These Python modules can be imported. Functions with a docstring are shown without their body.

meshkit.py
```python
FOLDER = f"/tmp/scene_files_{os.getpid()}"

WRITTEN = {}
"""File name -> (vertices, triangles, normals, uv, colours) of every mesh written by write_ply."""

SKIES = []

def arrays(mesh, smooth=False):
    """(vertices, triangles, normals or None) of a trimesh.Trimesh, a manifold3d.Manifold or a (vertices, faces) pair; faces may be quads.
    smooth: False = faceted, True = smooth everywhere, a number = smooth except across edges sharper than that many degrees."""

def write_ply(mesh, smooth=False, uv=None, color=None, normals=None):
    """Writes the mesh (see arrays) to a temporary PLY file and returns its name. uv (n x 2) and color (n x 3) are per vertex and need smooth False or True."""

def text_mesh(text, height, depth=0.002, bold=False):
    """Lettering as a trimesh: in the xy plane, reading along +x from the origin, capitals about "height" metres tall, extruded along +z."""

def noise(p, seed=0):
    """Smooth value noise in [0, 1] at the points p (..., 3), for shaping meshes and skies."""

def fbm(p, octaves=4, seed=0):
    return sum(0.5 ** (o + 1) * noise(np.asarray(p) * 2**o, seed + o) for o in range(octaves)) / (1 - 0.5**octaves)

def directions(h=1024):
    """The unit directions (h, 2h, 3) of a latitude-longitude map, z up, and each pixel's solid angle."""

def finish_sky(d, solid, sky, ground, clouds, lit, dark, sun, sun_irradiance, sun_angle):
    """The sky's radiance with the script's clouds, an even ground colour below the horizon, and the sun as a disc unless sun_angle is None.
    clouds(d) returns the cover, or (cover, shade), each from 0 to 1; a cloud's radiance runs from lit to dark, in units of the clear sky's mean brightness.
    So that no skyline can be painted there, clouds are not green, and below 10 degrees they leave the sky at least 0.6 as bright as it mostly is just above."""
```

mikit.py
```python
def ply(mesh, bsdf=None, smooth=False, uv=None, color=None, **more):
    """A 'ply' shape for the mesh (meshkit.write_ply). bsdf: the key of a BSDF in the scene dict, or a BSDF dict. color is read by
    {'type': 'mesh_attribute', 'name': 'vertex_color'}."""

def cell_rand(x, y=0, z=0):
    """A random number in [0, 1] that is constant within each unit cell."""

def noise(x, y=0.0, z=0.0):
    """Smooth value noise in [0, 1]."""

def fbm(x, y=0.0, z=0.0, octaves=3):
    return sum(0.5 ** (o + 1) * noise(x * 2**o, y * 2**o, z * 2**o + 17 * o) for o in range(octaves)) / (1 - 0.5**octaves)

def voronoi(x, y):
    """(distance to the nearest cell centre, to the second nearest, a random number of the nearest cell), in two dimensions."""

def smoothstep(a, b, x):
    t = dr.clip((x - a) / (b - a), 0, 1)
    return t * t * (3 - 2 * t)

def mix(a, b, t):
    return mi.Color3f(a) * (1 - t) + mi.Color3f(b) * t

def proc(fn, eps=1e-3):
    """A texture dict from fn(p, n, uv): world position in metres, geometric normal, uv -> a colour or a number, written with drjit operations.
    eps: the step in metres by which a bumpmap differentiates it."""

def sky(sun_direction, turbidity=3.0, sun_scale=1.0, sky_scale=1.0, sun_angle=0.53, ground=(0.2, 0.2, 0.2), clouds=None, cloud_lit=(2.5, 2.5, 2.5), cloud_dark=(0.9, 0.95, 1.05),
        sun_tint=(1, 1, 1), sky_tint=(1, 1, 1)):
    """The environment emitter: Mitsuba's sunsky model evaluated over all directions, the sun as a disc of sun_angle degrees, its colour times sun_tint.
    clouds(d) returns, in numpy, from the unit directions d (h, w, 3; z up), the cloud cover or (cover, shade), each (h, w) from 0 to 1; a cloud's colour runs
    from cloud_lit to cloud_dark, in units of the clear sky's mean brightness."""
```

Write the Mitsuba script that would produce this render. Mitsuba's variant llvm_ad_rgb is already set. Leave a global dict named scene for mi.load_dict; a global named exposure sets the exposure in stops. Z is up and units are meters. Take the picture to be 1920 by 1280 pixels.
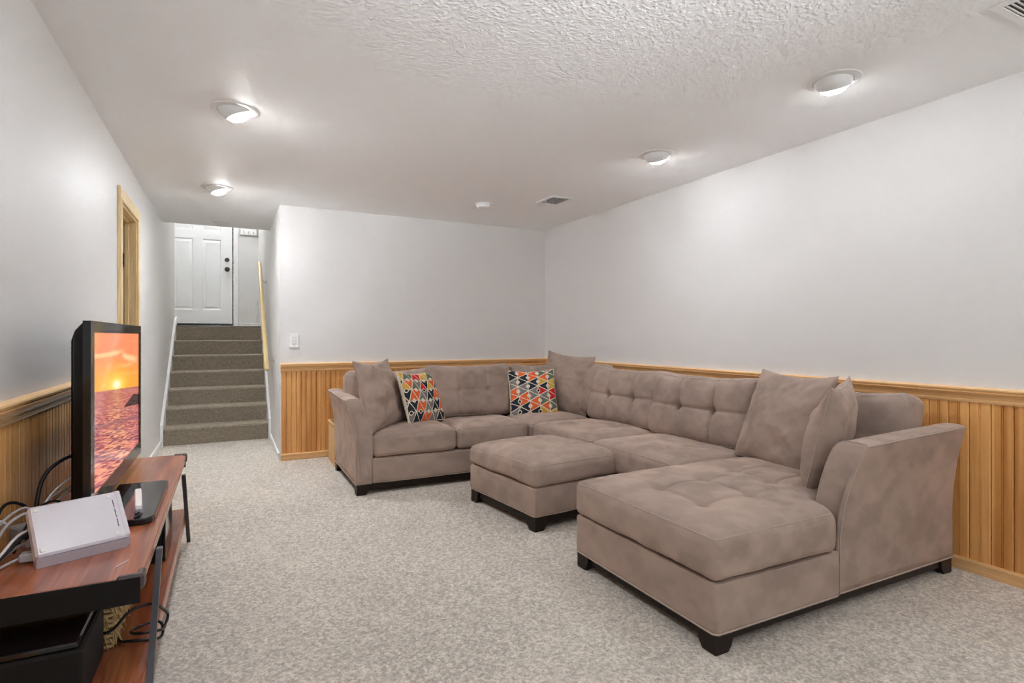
import math, random
import numpy as np, trimesh, mitsuba as mi, drjit as dr
import mikit, meshkit
from mikit import noise, fbm, cell_rand, smoothstep, mix, proc
from shapely.geometry import Polygon
random.seed(7)
RNG = np.random.default_rng(7)
T = mi.ScalarTransform4f

# ------------------------------------------------------------------ camera, light levels, exposure
YAW = math.atan2(530, 1050)
CAM = [0.0, 0.0, 1.08]
FWD = [math.sin(YAW), math.cos(YAW), 0.0]
exposure = 0.45
LAMP = 235.0          # radiance of a recessed lamp's bulb
HALL = 105.0          # radiance of the unseen lamp that lights the upper landing
UPLIGHT = 60.0      # radiance of unseen floor lamps behind the viewer, placed to brighten the ceiling
SPOT = 10.0           # intensity of their unseen spot heads, aimed up to brighten the ceiling
SCREEN = 0.74
scene = {
    'camera': {'type': 'perspective', 'fov': 2 * math.degrees(math.atan(960 / 1050.0)), 'fov_axis': 'x',
               'principal_point_offset_y': 10.0 / 1280.0, 'near_clip': 0.05, 'far_clip': 60.0,
               'to_world': T().look_at(origin=CAM, target=[CAM[i] + FWD[i] for i in range(3)], up=[0, 0, 1])},
}
labels = {}

# ------------------------------------------------------------------ materials
def rgb(*c): return {'type': 'rgb', 'value': list(c)}
def mat(key, color, rough=0.6, spec=0.5, bump=None, bscale=0.001, eps=1e-3, **kw):
    d = {'type': 'principled', 'base_color': color if isinstance(color, dict) else rgb(*color), 'roughness': rough, 'specular': spec, **kw}
    if bump is not None:
        d = {'type': 'bumpmap', 'arbitrary': bump, 'scale': bscale, 'bsdf': d}
    scene[key] = {'type': 'twosided', 'bsdf': d}

def ceil_h(p, n, uv):
    a = fbm(p.x * 95, p.y * 95, p.z * 95, 3)
    return smoothstep(0.40, 0.72, a)
mat('m_ceiling', (0.90, 0.91, 0.91), 0.55, 0.35, proc(ceil_h, 1.5e-3), 0.0022)
mat('m_wall', (0.69, 0.675, 0.655), 0.55, 0.3)
mat('m_white', (0.82, 0.815, 0.80), 0.35, 0.5)
mat('m_plastic_white', (0.80, 0.80, 0.79), 0.3, 0.5)

def carpet_c(p, n, uv):
    a = noise(p.x * 210, p.y * 210, p.z * 210)
    b = noise(p.x * 95 + 9, p.y * 95, p.z * 95)
    c = fbm(p.x * 1.6, p.y * 1.6, p.z * 1.6, 3)
    v = 0.50 + 0.62 * a * (0.55 + 0.45 * b) + 0.30 * b + 0.22 * (c - 0.5)
    return mi.Color3f(0.55, 0.500, 0.435) * v
def carpet_h(p, n, uv):
    return noise(p.x * 180, p.y * 180, p.z * 180) * 0.6 + noise(p.x * 80, p.y * 80, p.z * 80) * 0.6
mat('m_carpet', proc(carpet_c), 0.95, 0.05, proc(carpet_h, 2e-3), 0.002, sheen=0.4)
def shaded_carpet_c(p, n, uv): return carpet_c(p, n, uv) * mi.Color3f(0.60, 0.565, 0.50)  # floor carpet darkened: the dimmer light on the stairs is in its colour
mat('m_shaded_carpet', proc(shaded_carpet_c), 0.95, 0.05, proc(carpet_h, 2e-3), 0.002, sheen=0.3)

def fabric_c(p, n, uv):
    a = fbm(p.x * 4.5, p.y * 4.5, p.z * 4.5 + 3, 4)
    b = fbm(p.x * 14 + 5, p.y * 14, p.z * 14, 3)
    c = noise(p.x * 420, p.y * 420, p.z * 420)
    v = 0.97 + 0.20 * (smoothstep(0.30, 0.72, a) - 0.5) + 0.16 * (smoothstep(0.3, 0.7, b) - 0.5) + 0.10 * (c - 0.5)
    return mi.Color3f(0.325, 0.243, 0.200) * v
mat('m_fabric', proc(fabric_c), 0.85, 0.12, sheen=0.7, sheen_tint=0.5)
mat('m_piping', (0.36, 0.285, 0.24), 0.85, 0.15, sheen=1.0)
mat('m_espresso', (0.010, 0.005, 0.0035), 0.42, 0.22)
mat('m_strap', (0.13, 0.09, 0.06), 0.8, 0.1)

def wood_grain(p, axis):
    if axis == 'v':
        x, y, z = p.x * 55, p.y * 55, p.z * 1.6
    else:
        x, y, z = p.x * 2.2, p.y * 2.2, p.z * 90
    g = fbm(x, y, z, 4)
    f = noise(x * 4, y * 4, z * 3)
    return g, f
def wains_c(p, n, uv):
    g, f = wood_grain(p, 'v')
    q = cell_rand((p.x + p.y * 1.0) / 0.0826, 3, 5)
    q2 = cell_rand((p.x + p.y * 1.0) / 0.0413, 8, 1)
    v = 0.92 + 0.20 * (g - 0.5) + 0.06 * (f - 0.5) + 0.14 * (q - 0.5) + 0.06 * (q2 - 0.5)
    return mix((0.57, 0.215, 0.042), (0.80, 0.425, 0.145), smoothstep(0.05, 0.85, g * 0.7 + q * 0.3)) * v
mat('m_wains', proc(wains_c), 0.32, 0.5, clearcoat=0.25, clearcoat_gloss=0.7)
def rail_c(p, n, uv):
    g, f = wood_grain(p, 'h')
    knot = smoothstep(0.83, 0.95, noise(p.x * 2.1 + 4, p.y * 2.1, p.z * 30))
    v = 0.95 + 0.22 * (g - 0.5) + 0.05 * (f - 0.5)
    return mix((0.76, 0.42, 0.165), (0.86, 0.57, 0.28), g) * v * (1 - 0.45 * knot)
mat('m_rail', proc(rail_c), 0.28, 0.5, clearcoat=0.3, clearcoat_gloss=0.8)
def pine_c(p, n, uv):
    r = dr.sqrt(dr.square(p.x * 9 + 0.8 * noise(p.z * 1.2, p.y * 3)) + dr.square(p.y * 9 + 2.2)) + 0.8 * noise(p.x * 14, p.y * 14, p.z * 1.1)
    ring = 0.5 + 0.5 * dr.sin(r * 34)
    f = noise(p.x * 160, p.y * 160, p.z * 5)
    return mix((0.86, 0.65, 0.35), (0.68, 0.45, 0.19), 0.55 * ring * ring) * (0.90 + 0.18 * (f - 0.5))
mat('m_pine', proc(pine_c), 0.3, 0.5, clearcoat=0.3, clearcoat_gloss=0.8)
mat('m_handrail', (0.76, 0.58, 0.27), 0.25, 0.5, clearcoat=0.4)
def cherry_c(p, n, uv):
    g = fbm(p.x * 34, p.y * 2.4, p.z * 34, 4)
    st = cell_rand(p.x / 0.055, 2, 3)
    f = noise(p.x * 260, p.y * 9, p.z * 200)
    return mix((0.17, 0.042, 0.018), (0.36, 0.110, 0.042), smoothstep(0.22, 0.78, 0.88 * g + 0.12 * st)) * (0.88 + 0.25 * (f - 0.5))
mat('m_cherry', proc(cherry_c), 0.22, 0.8, clearcoat=1.0, clearcoat_gloss=0.85)
mat('m_metal_dark', (0.05, 0.047, 0.05), 0.38, 0.5, metallic=0.5)
mat('m_cap', (0.05, 0.036, 0.036), 0.4, 0.35)
mat('m_black', (0.007, 0.007, 0.008), 0.4, 0.3)
mat('m_gloss_black', (0.004, 0.004, 0.005), 0.05, 0.5)
mat('m_matte_black', (0.006, 0.0055, 0.0055), 0.6, 0.15)
mat('m_console', (0.72, 0.70, 0.76), 0.28, 0.5)
mat('m_console_grey', (0.36, 0.32, 0.36), 0.4, 0.5)
mat('m_slot', (0.10, 0.10, 0.12), 0.5, 0.3)
mat('m_grey_plastic', (0.36, 0.37, 0.39), 0.42, 0.5)
mat('m_cord_grey', (0.42, 0.41, 0.42), 0.45, 0.5)
mat('m_cord_white', (0.70, 0.69, 0.70), 0.4, 0.5)
mat('m_red', (0.50, 0.03, 0.02), 0.35, 0.5)
mat('m_yellow', (0.80, 0.50, 0.02), 0.35, 0.5)
mat('m_bronze', (0.045, 0.035, 0.028), 0.35, 0.5, metallic=0.6)
mat('m_nickel', (0.52, 0.51, 0.48), 0.3, 0.5, metallic=1.0)
mat('m_seagrass', (0.46, 0.33, 0.16), 0.75, 0.2)
mat('m_wicker', (0.62, 0.40, 0.19), 0.6, 0.3)
mat('m_vent_dark', (0.10, 0.095, 0.09), 0.7, 0.2)
mat('m_can', (0.72, 0.72, 0.71), 0.35, 0.5)
mat('m_door_white', (0.84, 0.84, 0.83), 0.35, 0.5)
mat('m_threshold', (0.30, 0.29, 0.28), 0.35, 0.5, metallic=0.7)

PAL = [(0.52, 0.025, 0.03), (0.72, 0.13, 0.04), (0.60, 0.37, 0.06), (0.21, 0.19, 0.175), (0.13, 0.145, 0.10), (0.022, 0.026, 0.034), (0.17, 0.165, 0.13)]
def pattern(swap):
    def fn(p, n, uv):
        u, v = (uv.y, uv.x) if swap else (uv.x, uv.y)
        a, b = 0.212, 0.108
        x = u + 0.03 - 0.012 * dr.sin(v * 9)
        y = v + 0.045
        A, B = (x / a + y / b) * 0.5, (x / a - y / b) * 0.5
        m, k = dr.floor(A + 0.5), dr.floor(B + 0.5)
        dA, dB = A - m, B - k
        lx, ly = a * (dA + dB), b * (dA - dB)
        # eye-shaped cells: bowed edges
        bow = 1 - dr.square(lx / a)
        edge = (1.0 - dr.abs(lx) / a) * 0.72 + 0.28 * bow - dr.abs(ly) / b
        edge2 = 1.0 - dr.abs(lx) / a - dr.abs(ly) / b
        side = dr.select(lx > 0, 1.0, 0.0)
        r = m * 0.3819 + k * 0.6180 * 1.7 + side * 0.4142 + 0.13
        i = dr.floor((r - dr.floor(r)) * 5.999)
        col = mi.Color3f(PAL[0])
        for j in range(1, 6):
            col = dr.select(dr.abs(i - j) < 0.5, mi.Color3f(PAL[j]), col)
        cream = mi.Color3f(0.70, 0.62, 0.50)
        col = dr.select((edge * 0.5 + edge2 * 0.5 < 0.12) | (dr.abs(lx) < 0.0075), cream, col)
        rad = dr.sqrt(dr.square(lx) + dr.square(ly))
        dot = cell_rand(m + 3, k + 7, 11) > 0.5
        col = dr.select(rad < 0.042, cream, col)
        col = dr.select((rad < 0.025) & dot, mi.Color3f(0.02, 0.02, 0.025), col)
        rim = dr.minimum(dr.minimum(uv.x, 1 - uv.x), dr.minimum(uv.y, 1 - uv.y))
        col = dr.select(rim < 0.018, cream, col)
        weave = 0.92 + 0.16 * (noise(u * 260, v * 260) - 0.5)
        return col * weave
    return fn
mat('m_pattern_a', proc(pattern(True)), 0.85, 0.1, sheen=0.3)
mat('m_pattern_b', proc(pattern(False)), 0.85, 0.1, sheen=0.3)

# ------------------------------------------------------------------ mesh helpers
def tm(v, f): return trimesh.Trimesh(np.asarray(v, float), np.asarray(f), process=False)
def join(ms): return trimesh.util.concatenate(ms)
def box(x0, x1, y0, y1, z0, z1):
    m = trimesh.creation.box((x1 - x0, y1 - y0, z1 - z0)); m.apply_translation(((x0 + x1) / 2, (y0 + y1) / 2, (z0 + z1) / 2)); return m
def bevel_box(x0, x1, y0, y1, z0, z1, c=0.004):
    """box with chamfered edges (convex hull of 24 points)"""
    cx, cy, cz = (x0 + x1) / 2, (y0 + y1) / 2, (z0 + z1) / 2
    hx, hy, hz = (x1 - x0) / 2, (y1 - y0) / 2, (z1 - z0) / 2
    c = min(c, hx * .9, hy * .9, hz * .9)
    pts = []
    for sx in (-1, 1):
        for sy in (-1, 1):
            for sz in (-1, 1):
                pts += [(sx * (hx - c), sy * (hy - c), sz * hz), (sx * (hx - c), sy * hy, sz * (hz - c)), (sx * hx, sy * (hy - c), sz * (hz - c))]
    m = trimesh.convex.convex_hull(np.array(pts)); m.apply_translation((cx, cy, cz)); return m
def hull(pts): return trimesh.convex.convex_hull(np.array(pts, float))
def frame(right, up, pos):
    r = np.array(right, float); r /= np.linalg.norm(r)
    u = np.array(up, float); u -= r * (u @ r); u /= np.linalg.norm(u)
    M = np.eye(4); M[:3, 0] = r; M[:3, 1] = u; M[:3, 2] = np.cross(r, u); M[:3, 3] = pos; return M
def extrude(profile, p0, p1, side, up=(0, 0, 1)):
    """profile [(s,t)] in (side, up) swept straight from p0 to p1, capped"""
    poly = Polygon(profile)
    if poly.exterior.is_ccw is False: poly = Polygon(list(poly.exterior.coords)[::-1])
    p0, p1 = np.array(p0, float), np.array(p1, float); L = np.linalg.norm(p1 - p0)
    m = trimesh.creation.extrude_polygon(poly, L)
    d = (p1 - p0) / L; s = np.array(side, float); u = np.array(up, float)
    R = np.stack([s, u, d], 1)
    v = m.vertices @ R.T + p0
    f = m.faces if np.linalg.det(R) > 0 else m.faces[:, ::-1]
    return tm(v, f)
def tube(pts, r, n=8, closed=False, caps=True):
    P = np.asarray(pts, float); N = len(P)
    if closed: tang = np.roll(P, -1, 0) - np.roll(P, 1, 0)
    else: tang = np.gradient(P, axis=0)
    tang /= np.maximum(np.linalg.norm(tang, axis=1, keepdims=True), 1e-9)
    ref = np.array([0, 0, 1.0]) if abs(tang[0][2]) < 0.9 else np.array([1.0, 0, 0])
    u = np.cross(tang[0], ref); u /= np.linalg.norm(u); us = []
    for t in tang:
        u = u - t * (u @ t); u /= max(np.linalg.norm(u), 1e-9); us.append(u)
    us = np.array(us); ws = np.cross(tang, us)
    a = np.arange(n) * 2 * np.pi / n
    rr = np.broadcast_to(np.asarray(r, float), (N,))
    V = (P[:, None] + rr[:, None, None] * (np.cos(a)[None, :, None] * us[:, None] + np.sin(a)[None, :, None] * ws[:, None])).reshape(-1, 3)
    F = []
    for i in range(N if closed else N - 1):
        j = (i + 1) % N
        for k in range(n):
            q = (k + 1) % n
            F += [(i * n + k, j * n + q, i * n + q), (i * n + k, j * n + k, j * n + q)]
    if not closed and caps:
        V = np.vstack([V, P[0], P[-1]])
        for k in range(n):
            q = (k + 1) % n
            F += [(len(V) - 2, k, q), (len(V) - 1, (N - 1) * n + q, (N - 1) * n + k)]
    return tm(V, np.array(F)[:, ::-1])
def spline(ctrl, n=48):
    from scipy.interpolate import CubicSpline
    c = np.array(ctrl, float); t = np.r_[0, np.cumsum(np.linalg.norm(np.diff(c, axis=0), axis=1))]
    return CubicSpline(t, c)(np.linspace(0, t[-1], n))
def lathe(profile, n=40):
    """profile [(r,z)] revolved about z"""
    m = trimesh.creation.revolve(np.array(profile, float), sections=n); return m
def place(m, M): m = m.copy(); m.apply_transform(M); return m
def at0(x, y, z):
    M = np.eye(4); M[:3, 3] = (x, y, z); return M
def npnoise(P):
    P = np.asarray(P, float); i = np.floor(P).astype(np.int64); t = P - i; t = t * t * (3 - 2 * t)
    def h(a, b, c):
        x = (i[:, 0] + a) * 374761393 + (i[:, 1] + b) * 668265263 + (i[:, 2] + c) * 2147483647
        x = (x ^ (x >> 13)) * 1274126177 & 0x7FFFFFFFFFFF
        return ((x ^ (x >> 16)) & 0xFFFFFF) / 16777215.0
    r = 0
    for a in (0, 1):
        for b in (0, 1):
            for c in (0, 1):
                w = (t[:, 0] if a else 1 - t[:, 0]) * (t[:, 1] if b else 1 - t[:, 1]) * (t[:, 2] if c else 1 - t[:, 2])
                r = r + w * h(a, b, c)
    return r
def npfbm(P, o=3):
    s, a = 0, 0.5
    for k in range(o):
        s = s + a * npnoise(P * 2 ** k + 13.7 * k); a *= 0.5
    return s / (1 - 0.5 ** o)
def sstep(a, b, x):
    t = np.clip((x - a) / (b - a), 0, 1); return t * t * (3 - 2 * t)

def add(key, mesh, m, smooth=False, label=None, category=None, group=None, kind=None, **kw):
    base, k = key, 0
    while key in scene:
        k += 1; key = '%s_%03d' % (base, k)
    scene[key] = mikit.ply(mesh, m, smooth, **kw)
    note(key, label, category, group, kind)
    return key
def note(key, label=None, category=None, group=None, kind=None):
    d = {k: v for k, v in dict(label=label, category=category, group=group, kind=kind).items() if v}
    if d: labels[key] = d
    return key
def root(name, label, category, group=None):
    key, k = name, 0
    while key in labels:
        k += 1; key = '%s_%03d' % (name, k)
    return note(key, label, category, group)

# ------------------------------------------------------------------ dimensions (metres)
XL, XR, YB, H = -0.60, 3.05, 5.248, 2.22      # left wall, right wall, back wall, ceiling
XS = 0.39                                      # stairwell's right wall
YF = -3.0                                      # wall behind the camera
YC = 6.57                                      # end of the low ceiling over the stairs
YD = 9.20                                      # wall with the entry door
ZL, RISE, RUN, YS = 1.205, 1.205 / 7, 0.245, 6.45
DY0, DY1, DZ = 4.137, 4.820, 1.915             # doorway in the left wall

# ------------------------------------------------------------------ the room shell
add('floor', box(XL, XR, YF, YS, -0.10, 0), 'm_carpet', kind='structure', label='light beige cut pile carpet covering the basement floor')
scene['floor'] = mikit.ply(join([box(XL - .12, XR + .12, YF - .12, YB + .12, -0.10, 0), box(XL - .12, XS + .12, YB + .12, YS + .06, -0.10, 0)]), 'm_carpet')
add('ceiling', join([box(XL - .12, XR + .12, YF - .12, YB + .12, H, H + .1), box(XL - .12, XS + .12, YB + .12, YC, H, H + .1)]), 'm_ceiling', kind='structure', label='white textured ceiling')
add('wall_back', box(XS, XR + .12, YB, YB + .12, 0, H), 'm_wall', kind='structure', label='light grey painted back wall above oak beadboard')
add('wall_right', box(XR, XR + .12, YF, YB, 0, H), 'm_wall', kind='structure', label='light grey painted right wall above oak beadboard')
add('wall_left', join([box(XL - .12, XL, YF, DY0, 0, H), box(XL - .12, XL, DY0, DY1, DZ, H), box(XL - .12, XL, DY1, 8.0, 0, H), box(XL - .12, XL, YC, 8.0, H, 3.65)]), 'm_wall', kind='structure', label='light grey painted left wall with a pine doorway')
add('wall_front', box(XL - .12, XR + .12, YF - .12, YF, 0, H), 'm_wall', kind='structure', label='light grey wall behind the viewer')
add('wall_stairwell', join([box(XS, XS + .12, YB + .12, YD, 0, H + .1), box(XS, XS + .12, YC, YD, H + .1, 3.65)]), 'm_wall', kind='structure', label='light grey wall on the right side of the stairs')
add('wall_header', box(XL, XS, YC - .12, YC, H + .1, 3.65), 'm_wall', kind='structure', label='grey wall face above the edge of the stair ceiling')
add('wall_entry', join([box(-1.7, -.86, YD, YD + .12, ZL, 3.65), box(.055, XS + .12, YD, YD + .12, ZL, 3.65), box(-.86, .055, YD, YD + .12, 3.30, 3.65)]), 'm_wall', kind='structure', label='pale grey wall around the white entry door at the top of the stairs')
add('wall_landing', join([box(-1.7, -1.58, 8.0, YD, ZL, 3.65), box(-1.58, XL - .12, 7.88, 8.0, ZL, 3.65)]), 'm_wall', kind='structure', label='grey wall on the left of the upper landing')
add('ceiling_landing', box(-1.7, XS + .12, YC - .12, YD + .12, 3.65, 3.75), 'm_wall', kind='structure', label='white ceiling over the upper landing')

# beadboard: planks 83 mm wide with rounded edges and a centre bead
PW = 0.0826
def plank(width=PW, t=0.012):
    g = 0.0042
    c = width / 2
    return [(0.0012, 0), (0.0012, t - g), (0.005, t), (c - 0.0055, t), (c - 0.0035, t - g), (c - .0015, t - .0005), (c + .0015, t - .0005), (c + 0.0035, t - g), (c + 0.0055, t), (width - 0.005, t), (width - 0.0012, t - g), (width - 0.0012, 0)]
def beadboard(holder, start, direction, normal, length, z0, z1):
    s, d, nrm = np.array(start, float), np.array(direction, float), np.array(normal, float)
    k = int(math.ceil(length / PW - 1e-6))
    for i in range(k):
        w = min(PW, length - i * PW)
        if w < 0.012: continue
        p = s + d * PW * i
        m = extrude(plank(w), (p[0], p[1], z0), (p[0], p[1], z1), d, nrm)
        add(holder + '__plank', m, 'm_wains')
RT = 0.843; RB = 0.772
beadboard('wall_back', (XS + .012, YB, 0), (1, 0, 0), (0, -1, 0), XR - XS - .014, 0.0, RB + .02)
beadboard('wall_right', (XR, YB - .013, 0), (0, -1, 0), (-1, 0, 0), YB - .013 - 0.2, 0.0, RB + .02)
beadboard('wall_left', (XL, 0.9, 0), (0, 1, 0), (1, 0, 0), DY0 - .073 - 0.9, 0.0, 0.835)

def rail_profile(zb, zt, k=1.0):
    h = zt - zb
    q = [(0, 0), (.016, 0), (.019, .004), (.020, .010), (.018, .014), (.015, .016), (.0155, .020), (.019, .028), (.0255, .036), (.034, .043), (.038, .047), (.038, .050), (.034, .0515), (.035, .054), (.040, .0575), (.041, .063), (.038, .068), (.030, .0705), (0, .0705)]
    return [(a * k, zb + b * h / .0705) for a, b in q]
def base_profile(h=0.058):
    return [(0, 0), (.014, 0), (.014, h - .018), (.017, h - .016), (.018, h - .008), (.013, h - .003), (.012, h), (0, h)]
def prof_run(prof, p0, p1, side): return extrude([(a, b) for a, b in prof], p0, p1, side)
add('trim_1', prof_run(rail_profile(RB, RT), (XS + .006, YB, 0), (XR, YB, 0), (0, -1, 0)), 'm_rail', 35, kind='structure', label='oak chair rail along the back wall')
add('trim_2', prof_run(rail_profile(RB + .004, RT + .004), (XR, YB, 0), (XR, 0.2, 0), (-1, 0, 0)), 'm_rail', 35, kind='structure', label='oak chair rail along the right wall')
add('trim_3', prof_run(rail_profile(.818, .887), (XL, .9, 0), (XL, DY0 - .073, 0), (1, 0, 0)), 'm_rail', 35, kind='structure', label='oak chair rail along the left wall')
add('baseboard_back', prof_run(base_profile(), (XS + .008, YB - .010, 0), (XR, YB - .010, 0), (0, -1, 0)), 'm_rail', 35, kind='structure', label='oak baseboard along the back wall')
add('baseboard_right', prof_run(base_profile(), (XR - .010, YB - .01, 0), (XR - .010, 0.96, 0), (-1, 0, 0)), 'm_rail', 35, kind='structure', label='oak baseboard along the right wall')
add('baseboard_right', prof_run(base_profile(.060), (XR - .010, 0.957, 0), (XR - .010, 0.2, 0), (-1, 0, 0)), 'm_rail', 35, kind='structure', label='short end length of oak baseboard by the right edge')
add('baseboard_left', prof_run(base_profile(.065), (XL, DY1 + .075, 0), (XL, YS - .07, 0), (1, 0, 0)), 'm_white', 35, kind='structure', label='white baseboard between the doorway and the stairs')
add('baseboard_left', prof_run(base_profile(), (XL + .010, .9, 0), (XL + .010, DY0 - .073, 0), (1, 0, 0)), 'm_rail', 35, kind='structure', label='oak baseboard along the left wall beadboard')
add('baseboard_stairwell', prof_run(base_profile(.065), (XS, YB + .002, 0), (XS, YS - .07, 0), (-1, 0, 0)), 'm_white', 35, kind='structure', label='white baseboard on the wall right of the stairs')
add('baseboard_entry', prof_run(base_profile(.07), (.13, YD, ZL), (XS, YD, ZL), (0, -1, 0)), 'm_white', 35, kind='structure', label='white baseboard on the upper landing')

# doorway in the left wall: casing, jamb, stop, open door with a bronze hinge
C0 = .072
add('trim_4', join([bevel_box(XL - .001, XL + .018, DY0 - C0, DY0 + .006, 0, DZ - .006, .003), bevel_box(XL - .001, XL + .018, DY1 - .006, DY1 + C0, 0, DZ - .006, .003), bevel_box(XL - .001, XL + .018, DY0 - C0, DY1 + C0, DZ - .006, DZ + C0, .003)]), 'm_pine', kind='structure', label='pine casing around the doorway in the left wall')
k = note('door_1', 'open pine doorway in the left wall with a bronze hinge', kind='structure')
add('door_1__jamb', join([box(XL - .125, XL + .003, DY1 - .018, DY1 - .0005, 0, DZ - .018), box(XL - .125, XL + .003, DY0 + .0005, DY0 + .018, 0, DZ - .018), box(XL - .125, XL + .003, DY0 + .0005, DY1 - .0005, DZ - .018, DZ - .0005)]), 'm_pine')
add('door_1__stop', join([bevel_box(XL - .066, XL - .040, DY1 - .030, DY1 - .018, 0, DZ - .030, .002), bevel_box(XL - .066, XL - .040, DY0 + .018, DY0 + .030, 0, DZ - .030, .002), bevel_box(XL - .066, XL - .040, DY0 + .018, DY1 - .018, DZ - .030, DZ - .018, .002)]), 'm_pine')
add('door_1__leaf', bevel_box(XL - .90, XL - .132, DY1 - .03, DY1 + .005, .012, DZ - .03, .003), 'm_pine')
hm = join([bevel_box(XL - .100, XL - .067, DY1 - .0225, DY1 - .018, 1.57, 1.67, .0012), place(trimesh.creation.cylinder(.007, .1, sections=16), frame((1, 0, 0), (0, 1, 0), (XL - .103, DY1 - .025, 1.62)))])
add('door_1__hinge', hm, 'm_bronze', 40, label='dark bronze hinge')
add('wall_side', join([box(-2.2, -2.08, 3.2, 6.0, 0, H), box(-2.08, XL - .12, 3.08, 3.2, 0, H), box(-2.08, XL - .12, 6.0, 6.12, 0, H)]), 'm_wall', kind='structure', label='grey wall of the side room behind the doorway')
add('floor_side', box(-2.08, XL - .12, 3.2, 6.0, -.1, 0), 'm_carpet', kind='structure', label='carpet of the side room behind the doorway')
add('ceiling_side', box(-2.2, XL - .12, 3.08, 6.12, H, H + .1), 'm_wall', kind='structure', label='ceiling of the side room behind the doorway')

# ------------------------------------------------------------------ staircase
st = root('staircase', 'beige carpeted stairs with white skirt boards rising to the white entry door', 'stairs')
def step_profile(i):
    y, z0, z1 = YS + RUN * i, RISE * i, RISE * (i + 1)
    last = i == 6
    back = (YD if last else y + RUN + .02)
    a = [(y, z0 - (0 if i == 0 else .02)), (y - .004, z0 + .05), (y - .012, z0 + .10), (y - .026, z1 - .034), (y - .030, z1 - .020), (y - .027, z1 - .009), (y - .018, z1 - .002), (y, z1)]
    return a + [(back, z1), (back, z0 - (0 if i == 0 else .02))]
for i in range(7):
    p = step_profile(i)
    add('staircase__step', extrude(p, (XL + .026, 0, 0), (XS - .026, 0, 0), (0, 1, 0)) if i < 6 else join([extrude(p, (XL + .002, 0, 0), (XS - .002, 0, 0), (0, 1, 0)), box(-1.58, XL, 8.0, YD, ZL - .1, ZL)]), 'm_shaded_carpet', 30)
sl = RISE / RUN
def skirt(x0, x1):
    ya, yb = YS - .065, YS + RUN * 6 + .02
    prof = [(ya, 0), (ya, .215), (yb, .215 + (yb - ya) * sl - .03), (yb + .10, ZL + .12), (yb + .10, ZL - .2), (ya + .3, 0)]
    return extrude(prof, (x0, 0, 0), (x1, 0, 0), (0, 1, 0))
add('staircase__skirt_board', skirt(XL, XL + .024), 'm_white', label='white skirt board')
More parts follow.
